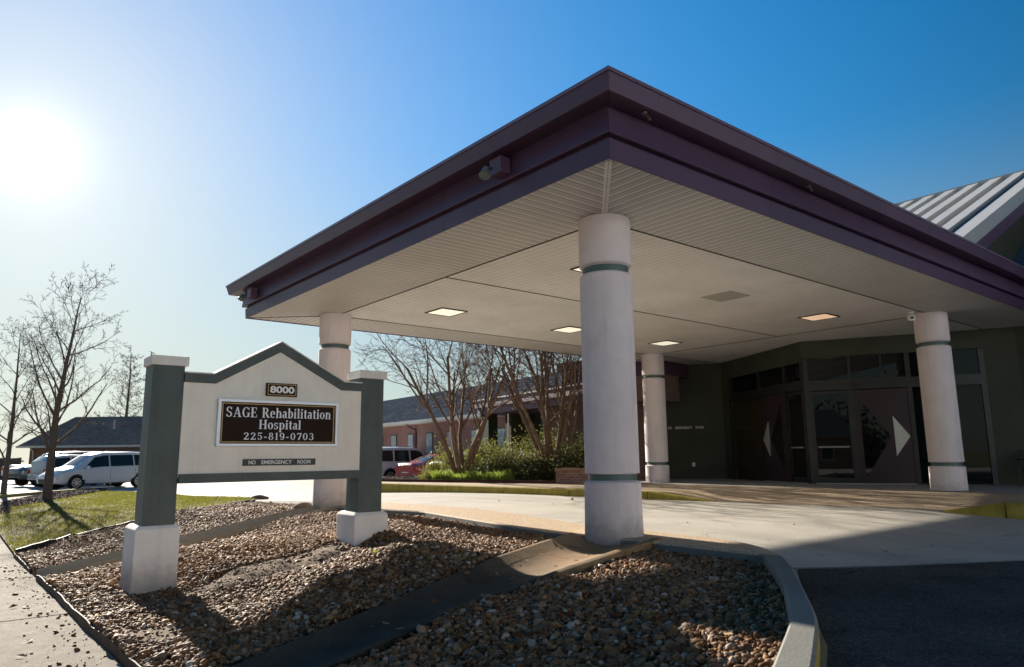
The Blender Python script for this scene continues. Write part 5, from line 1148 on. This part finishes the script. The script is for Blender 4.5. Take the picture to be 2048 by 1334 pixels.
# ------------------------------------------------------------------ cars
def car(name, label, cat, loc, rz, body, st, win, glassx, wheels, R=.33, W=.9, lights='both', rails=False, group='cars parked in the car park'):
    """st: stations (x, z_bottom, z_belt, half width at belt, z_top, half width at top); +x is the nose"""
    o = thing(name, label, cat, loc, rz, group)
    xs = np.array([s[0] for s in st]); arr = np.array(st)
    def at(x): return [np.interp(x, xs, arr[:, k]) for k in range(1, 6)]
    X = np.unique(np.concatenate([np.linspace(xs[0], xs[-1], 46), xs])); V = []; n = 0
    for x in X:
        zb, zl, w_, zt, wt = at(x); pr = [(w_*.80, zb), (w_*.96, zb+.05), (w_*1.0, zb+.22), (w_*1.0, (zb+.22+zl)/2+.03), (w_*.965, zl-.02), (w_*.94, zl), (wt, zt-.07), (wt*.90, zt-.02), (wt*.5, zt+.015), (0, zt+.025)]
        row = pr+[(-a, b_) for a, b_ in reversed(pr[:-1])]; n = len(row); V += [(x, a, b_) for a, b_ in row]
    F_ = [(i*n+j, i*n+j+1, (i+1)*n+j+1, (i+1)*n+j) for i in range(len(X)-1) for j in range(n-1)]; F_ += [tuple(range(n-1,-1,-1)), tuple((len(X)-1)*n+k for k in range(n))]
    mb_ = MB(); mb_.add(V, F_); bd_ = mb_.build('body', body, o, smooth=32)
    # side windows
    for sgn in (1, -1):
        for x0, x1, x0t, x1t in win:
            v = []; K = 8
            for k in range(K+1):
                for f, (xa, xb) in ((.10, (x0, x1)), (.90, (x0t, x1t))):
                    x = xa+(xb-xa)*k/K; zb, zl, w_, zt, wt = at(x); y = w_*.94+(wt-w_*.94)*f; v.append((x, sgn*(y+.012), zl+(zt-.07-zl)*f))
            m2 = MB(); m2.add(v, [(2*k, 2*k+1, 2*k+3, 2*k+2) for k in range(K)]); m2.build('window', MT['car_glass'], o)
    for x0, x1 in glassx:      # windscreen and rear window
        v = []; K = 6
        for k in range(K+1):
            x = x0+(x1-x0)*k/K; zb, zl, w_, zt, wt = at(x)
            for s_ in (-.92, -.5, 0, .5, .92): v.append((x, wt*s_*.92, zt+.034-(.055 if abs(s_) > .8 else .008 if abs(s_) > .3 else 0)))
        m2 = MB(); m2.add(v, [(5*k+j, 5*k+j+1, 5*k+j+6, 5*k+j+5) for k in range(K) for j in range(4)]); m2.build('windscreen', MT['car_glass'], o, smooth=60)
    for x in wheels:
        for sgn in (1, -1):
            zb, zl, w_, zt, wt = at(x); wy = w_+.005
            m2 = MB(); A = [2*PI*k/24 for k in range(24)]
            ar = MB(); ar.add([(x+(R+.07)*math.cos(a), sgn*(wy-.002), max(R+(R+.07)*math.sin(a), zb-.02)) for a in A], [tuple(range(24))]); ar.build('wheel_arch', MT['black'], o)
            wh = MB(); v = []
            for r, yy in ((R*.6, -.2), (R, -.18), (R, -.02), (R*.92, .015), (R*.66, .018)): v += [(x+r*math.cos(a), sgn*(wy+yy), R+r*math.sin(a)) for a in A]
            wh.add(v, [(q*24+k, q*24+(k+1) % 24, q*24+24+(k+1) % 24, q*24+24+k) for q in range(4) for k in range(24)]); t_ = wh.build('wheel', MT['tyre'], o, smooth=40)
            rm = MB(); rm.add([(x+R*.66*math.cos(a), sgn*(wy+.004), R+R*.66*math.sin(a)) for a in A], [tuple(range(24))], 1)
            for k in range(7):
                a = 2*PI*k/7; e = .10; c0, s0 = math.cos(a), math.sin(a); rm.add([(x+R*(.12*c0-e*s0), sgn*(wy+.02), R+R*(.12*s0+e*c0)), (x+R*(.12*c0+e*s0), sgn*(wy+.02), R+R*(.12*s0-e*c0)), (x+R*(.64*c0+e*.9*s0), sgn*(wy+.014), R+R*(.64*s0-e*.9*c0)), (x+R*(.64*c0-e*.9*s0), sgn*(wy+.014), R+R*(.64*s0+e*.9*c0))], [(0,1,2,3)])
            B_ = [2*PI*k/24 for k in range(24)]; rm.add([(x+R*rr*math.cos(a), sgn*(wy+.021), R+R*rr*math.sin(a)) for rr in (.58,.67) for a in B_], [(k, (k+1) % 24, 24+(k+1) % 24, 24+k) for k in range(24)]); rm.add([(x+R*.16*math.cos(a), sgn*(wy+.024), R+R*.16*math.sin(a)) for a in B_], [tuple(range(24))])
            rm.build('rim', [MT['rim'], MT['black']], t_)
    for sgn in (1, -1):
        zb, zl, w_, zt, wt = at(xs[-1]-.18); m2 = MB(); m2.box((xs[-1]-.36, sgn*w_*.93-.06, zl-.22), (xs[-1]-.10, sgn*w_*.93+.06, zl-.05)); m2.build('headlight', MT['head'], o, bevel=.03)
        zb, zl, w_, zt, wt = at(xs[0]+.1); m2 = MB(); m2.box((xs[0]-.015, sgn*w_*.84-.13, zl-.28), (xs[0]+.14, sgn*w_*.88+.10, zl-.04)); m2.build('taillight', MT['tail'], o, bevel=.03)
        xm = win[-1][1]-.12; zb, zl, w_, zt, wt = at(xm); m2 = MB(); m2.box((xm-.06, sgn*(w_+.10)-.09, zl+.0), (xm+.08, sgn*(w_+.10)+.09, zl+.15)); m2.build('mirror', body, o, bevel=.03)
        if rails: x0, x1 = rails; m2 = MB(); zt = [at(x)[3] for x in (x0, (x0+x1)/2, x1)]; wt = at((x0+x1)/2)[4]*.84; m2.tube([(x0, sgn*wt, zt[0]+.0), (x0+.12, sgn*wt, zt[0]+.07), (x1-.12, sgn*wt, zt[2]+.07), (x1, sgn*wt, zt[2]+.0)], .02, 6); m2.build('roof_rail', MT['rim'], o)
    zb, zl, w_, zt, wt = at(xs[0]); m2 = MB(); m2.box((xs[0]-.03, -.26, zl-.38), (xs[0]-.005, .26, zl-.25)); m2.build('number_plate', MT['white_plastic'], o)
    m2 = MB(); m2.box((xs[0]-.04, -.78, zb+.0), (xs[0]+.15, .78, zb+.22)); m2.build('bumper', MT['black'] if cat == 'suv' else body, o, bevel=.04)
    m2 = MB(); xe = xs[-1]; zb, zl, w_, zt, wt = at(xe); m2.box((xe-.1, -.55, zl-.22), (xe+.02, .55, zl-.06)); m2.build('grille', MT['black'], o, bevel=.02)
    for s0 in [q[0]-.06 for q in win[1:]]:
        for sgn in (1, -1):
            zb, zl, w_, zt, wt = at(s0); m2 = MB(); m2.box((s0-.006, sgn*(w_+.001)-.002, zb+.2), (s0+.006, sgn*(w_+.001)+.002, zl-.08)); m2.build('door_gap', MT['black'], o)
    return o
m, t, b = new_mat('headlight_glass'); b.inputs['Base Color'].default_value = (.55,.56,.55,1); b.inputs['Roughness'].default_value = .08; MT['head'] = m
m, t, b = new_mat('taillight_red'); b.inputs['Base Color'].default_value = (.35,.015,.012,1); b.inputs['Roughness'].default_value = .1; MT['tail'] = m
def cpaint(name, col): return paint(name, col, .35, .03, 2, coat=.45, spec=.4)
VAN = [(-2.5,.42,.95,.80,1.15,.70),(-2.42,.35,1.05,.90,1.55,.72),(-2.2,.30,1.06,.96,1.72,.72),(-1.2,.26,1.03,.98,1.78,.73),(.3,.25,1.0,.98,1.75,.72),(.75,.25,.98,.98,1.64,.70),(1.5,.25,.96,.97,1.12,.80),(1.6,.25,.95,.97,1.06,.82),(2.2,.26,.82,.94,.92,.78),(2.5,.30,.66,.84,.72,.66),(2.58,.40,.58,.74,.62,.56)]
SUV = [(-2.4,.45,1.0,.84,1.2,.72),(-2.34,.42,1.08,.92,1.72,.74),(-2.1,.38,1.08,.96,1.84,.76),(-.8,.36,1.06,.97,1.88,.76),(.3,.36,1.04,.97,1.85,.75),(.65,.36,1.04,.97,1.76,.72),(1.2,.36,1.05,.96,1.17,.82),(2.1,.38,1.0,.94,1.08,.80),(2.4,.42,.86,.86,.95,.70),(2.45,.5,.75,.8,.85,.62)]
SED = [(-2.4,.36,.86,.76,.92,.66),(-2.3,.30,.92,.86,1.02,.74),(-1.75,.24,.92,.90,1.06,.74),(-1.0,.22,.92,.91,1.36,.60),(-.5,.22,.92,.91,1.44,.60),(.2,.22,.90,.91,1.44,.60),(.5,.22,.89,.91,1.37,.60),(1.25,.22,.88,.90,.98,.74),(1.4,.22,.86,.90,.94,.76),(2.1,.24,.72,.86,.80,.70),(2.36,.3,.6,.76,.66,.58)]
HAT = [(-2.1,.42,.95,.80,1.15,.68),(-2.05,.36,1.0,.88,1.35,.68),(-1.75,.30,1.02,.92,1.60,.66),(-.8,.28,1.0,.92,1.68,.66),(.2,.28,.97,.92,1.64,.66),(.5,.28,.96,.92,1.54,.64),(1.15,.28,.96,.91,1.06,.76),(1.9,.3,.86,.88,.94,.70),(2.15,.36,.7,.8,.8,.6)]
PIC = [(-2.9,.5,1.0,.88,1.05,.84),(-2.8,.45,1.08,.95,1.12,.88),(-.62,.42,1.08,.97,1.12,.88),(-.6,.42,1.08,.97,1.82,.72),(-.3,.42,1.08,.97,1.88,.72),(.6,.42,1.06,.97,1.85,.72),(.9,.42,1.06,.97,1.76,.70),(1.5,.42,1.06,.96,1.18,.82),(2.5,.45,1.02,.94,1.10,.80),(2.8,.5,.8,.86,.9,.7)]
vw = [(-2.2,-1.25,-2.1,-1.22),(-1.18,.0,-1.16,.0),(.08,1.3,.07,.72)]
sw_ = [(-2.15,-1.25,-2.05,-1.22),(-1.15,-.2,-1.12,-.2),(-.1,1.02,-.1,.62)]
dw = [(-1.3,-.35,-.95,-.38),(-.27,1.08,-.27,.46)]
U = math.atan2(-.336, -.942)
cpaint_ = cpaint
white = cpaint('white_car_paint', (.72,.73,.75)); silver = cpaint('silver_car_paint', (.40,.43,.46)); greenc = cpaint('grey_green_car_paint', (.10,.125,.125)); redc = cpaint('dark_red_car_paint', (.30,.010,.016)); teal = cpaint('pale_teal_car_paint', (.34,.44,.46)); darkc = cpaint('dark_blue_car_paint', (.03,.045,.06)); white2 = cpaint('off_white_car_paint', (.62,.62,.62))
cz = -.415
car('minivan', 'white minivan parked side-on beyond the lawn, nearest of the left-hand cars', 'minivan', (.35,35.05,cz), U, white, VAN, vw, [(.80,1.48)], (-1.45,1.62), .33, rails=(-2.0,.2))
car('hatchback', 'silver hatchback right behind the white minivan, its red tail-light showing', 'hatchback', (-.04,38.8,cz), U+PI, silver, HAT, [(-1.75,-.9,-1.55,-.85),(-.8,.0,-.78,.0),(.08,.95,.07,.48)], [(.55,1.1)], (-1.3,1.3), .32)
car('suv', 'grey-green suv facing left with an amber-tinted headlight, behind the tree trunks', 'suv', (-.48,42.2,cz), U, greenc, SUV, sw_, [(.7,1.15)], (-1.45,1.5), .36, rails=(-2.0,.2))
car('sedan', 'white sedan parked behind the silver hatchback', 'sedan', (.9,45.6,cz), U, white2, SED, dw, [(.55,1.2),(-1.65,-1.05)], (-1.35,1.42), .32)
car('pickup_truck', 'white pickup truck at the far left with red tail-light', 'pickup truck', (.32,49.2,cz), U+PI, white, PIC, [(-.5,.2,-.45,.2),(.3,1.35,.3,.95)], [(.95,1.45)], (-1.75,1.75), .38)
car('sedan', 'dark blue sedan at the extreme left edge', 'sedan', (-5.8,40.6,cz), U+PI, darkc, SED, dw, [(.55,1.2),(-1.65,-1.05)], (-1.35,1.42), .32)
car('suv', 'white suv with dark windows parked by the pink brick wing', 'suv', (13.75,28.2,-.40), RAD(4), white, SUV, sw_, [(.7,1.15)], (-1.45,1.5), .37, rails=(-2.0,.2))
car('sedan', 'dark red sedan seen from behind left of the shrub bed', 'sedan', (14.1,24.8,-.37), RAD(6), redc, SED, dw, [(.55,1.2),(-1.65,-1.05)], (-1.35,1.42), .33)
car('sedan', 'pale teal sedan half hidden behind the shrubs', 'sedan', (14.0,21.8,-.28), RAD(6), teal, SED, dw, [(.55,1.2),(-1.65,-1.05)], (-1.35,1.42), .33)

# ------------------------------------------------------------------ across the street, behind the photographer: trees (seen in the door glass) and an unseen pale block added to bounce sunlight
ob = thing('bounce_building', 'unseen pale blue block added across the street to bounce sunlight onto shaded faces', 'building', (0, -30, -.8))
OBW = paint('pale_blue_bounce_block', (.76, .83, .93), .85, .05, .6, .2, 20, streak=.15)
mb = MB(); mb.box((-20, -12, 0), (34, 0, 7.8)); mb.build('wall', OBW, ob)
mb = MB(); mb.box((-20.2, -12.2, 7.8), (34.2, .18, 8.15)); mb.build('parapet', OBW, ob)
x = -18.5
while x < 32:
    for z0 in (1.0, 4.5):
        m2 = MB(); m2.box((x, -.02, z0), (x+1.3, .05, z0+1.7)); f = m2.build('window', MT['flash'], ob); m3 = MB(); m3.box((x+.08, .051, z0+.08), (x+1.22, .06, z0+1.62)); m3.build('pane', MT['glass'], f)
    x += 4.2
h3 = thing('house', 'brick house with a shingle roof across the street, mirrored in the door glass', 'building', (-40, -13, -.8))
mb = MB(); mb.box((-9, -11, 0), (0, 11, 3.3)); mb.build('wall', MT['brick_brown'], h3, uv=True)
mb = MB(); mb.add([(.6,-11.6,3.2),(.6,11.6,3.2),(-4.5,11.6,6.3),(-4.5,-11.6,6.3),(-9.6,11.6,3.2),(-9.6,-11.6,3.2)], [(0,1,2,3),(3,2,4,5),(0,3,5),(1,4,2)]); mb.build('roof', MT['shingle_grey'], h3, uv=True)
for y0 in (-9, -5.2, .6, 4.4, 8):
    m2 = MB(); m2.box((-.05, y0, 1.0), (.05, y0+1.3, 2.5)); f = m2.build('window', MT['flash'], h3); m3 = MB(); m3.box((.051, y0+.08, 1.08), (.06, y0+1.22, 2.42)); m3.build('pane', MT['glass'], f)
m2 = MB(); m2.box((-.05, -2.4, .1), (.05, -1.4, 2.3)); m2.build('door', MT['flash'], h3)
g = np.random.default_rng(3); n = 50000; k = g.integers(0, 22, n); cx_ = g.uniform(-30, 30, 22); hz_ = g.uniform(4, 8.5, 22)
P = np.c_[-50+g.normal(0, 2, n), cx_[k]+g.normal(0, 1.6, n), np.abs(g.normal(0, .5, n))*hz_[k]*.75-.5]
nrm = g.normal(size=(n, 3)); nrm /= np.linalg.norm(nrm, axis=1)[:, None]; u = np.cross(nrm, g.normal(size=(n, 3))); u /= np.linalg.norm(u, axis=1)[:, None]; v = np.cross(nrm, u); sz_ = g.uniform(.14, .32, n)[:, None]
V = np.stack([P-u*sz_, P+v*sz_*.6, P+u*sz_, P-v*sz_*.6], 1).reshape(-1, 3)
tag(stuff(np_mesh('tree_line', V, (np.arange(n)*4)[:, None]+np.array([[0,1,2,3]]), paint('far_tree_leaf', (.016,.019,.010), .9, .4, .3))), 'row of trees across the street mirrored in the door glass', 'trees')
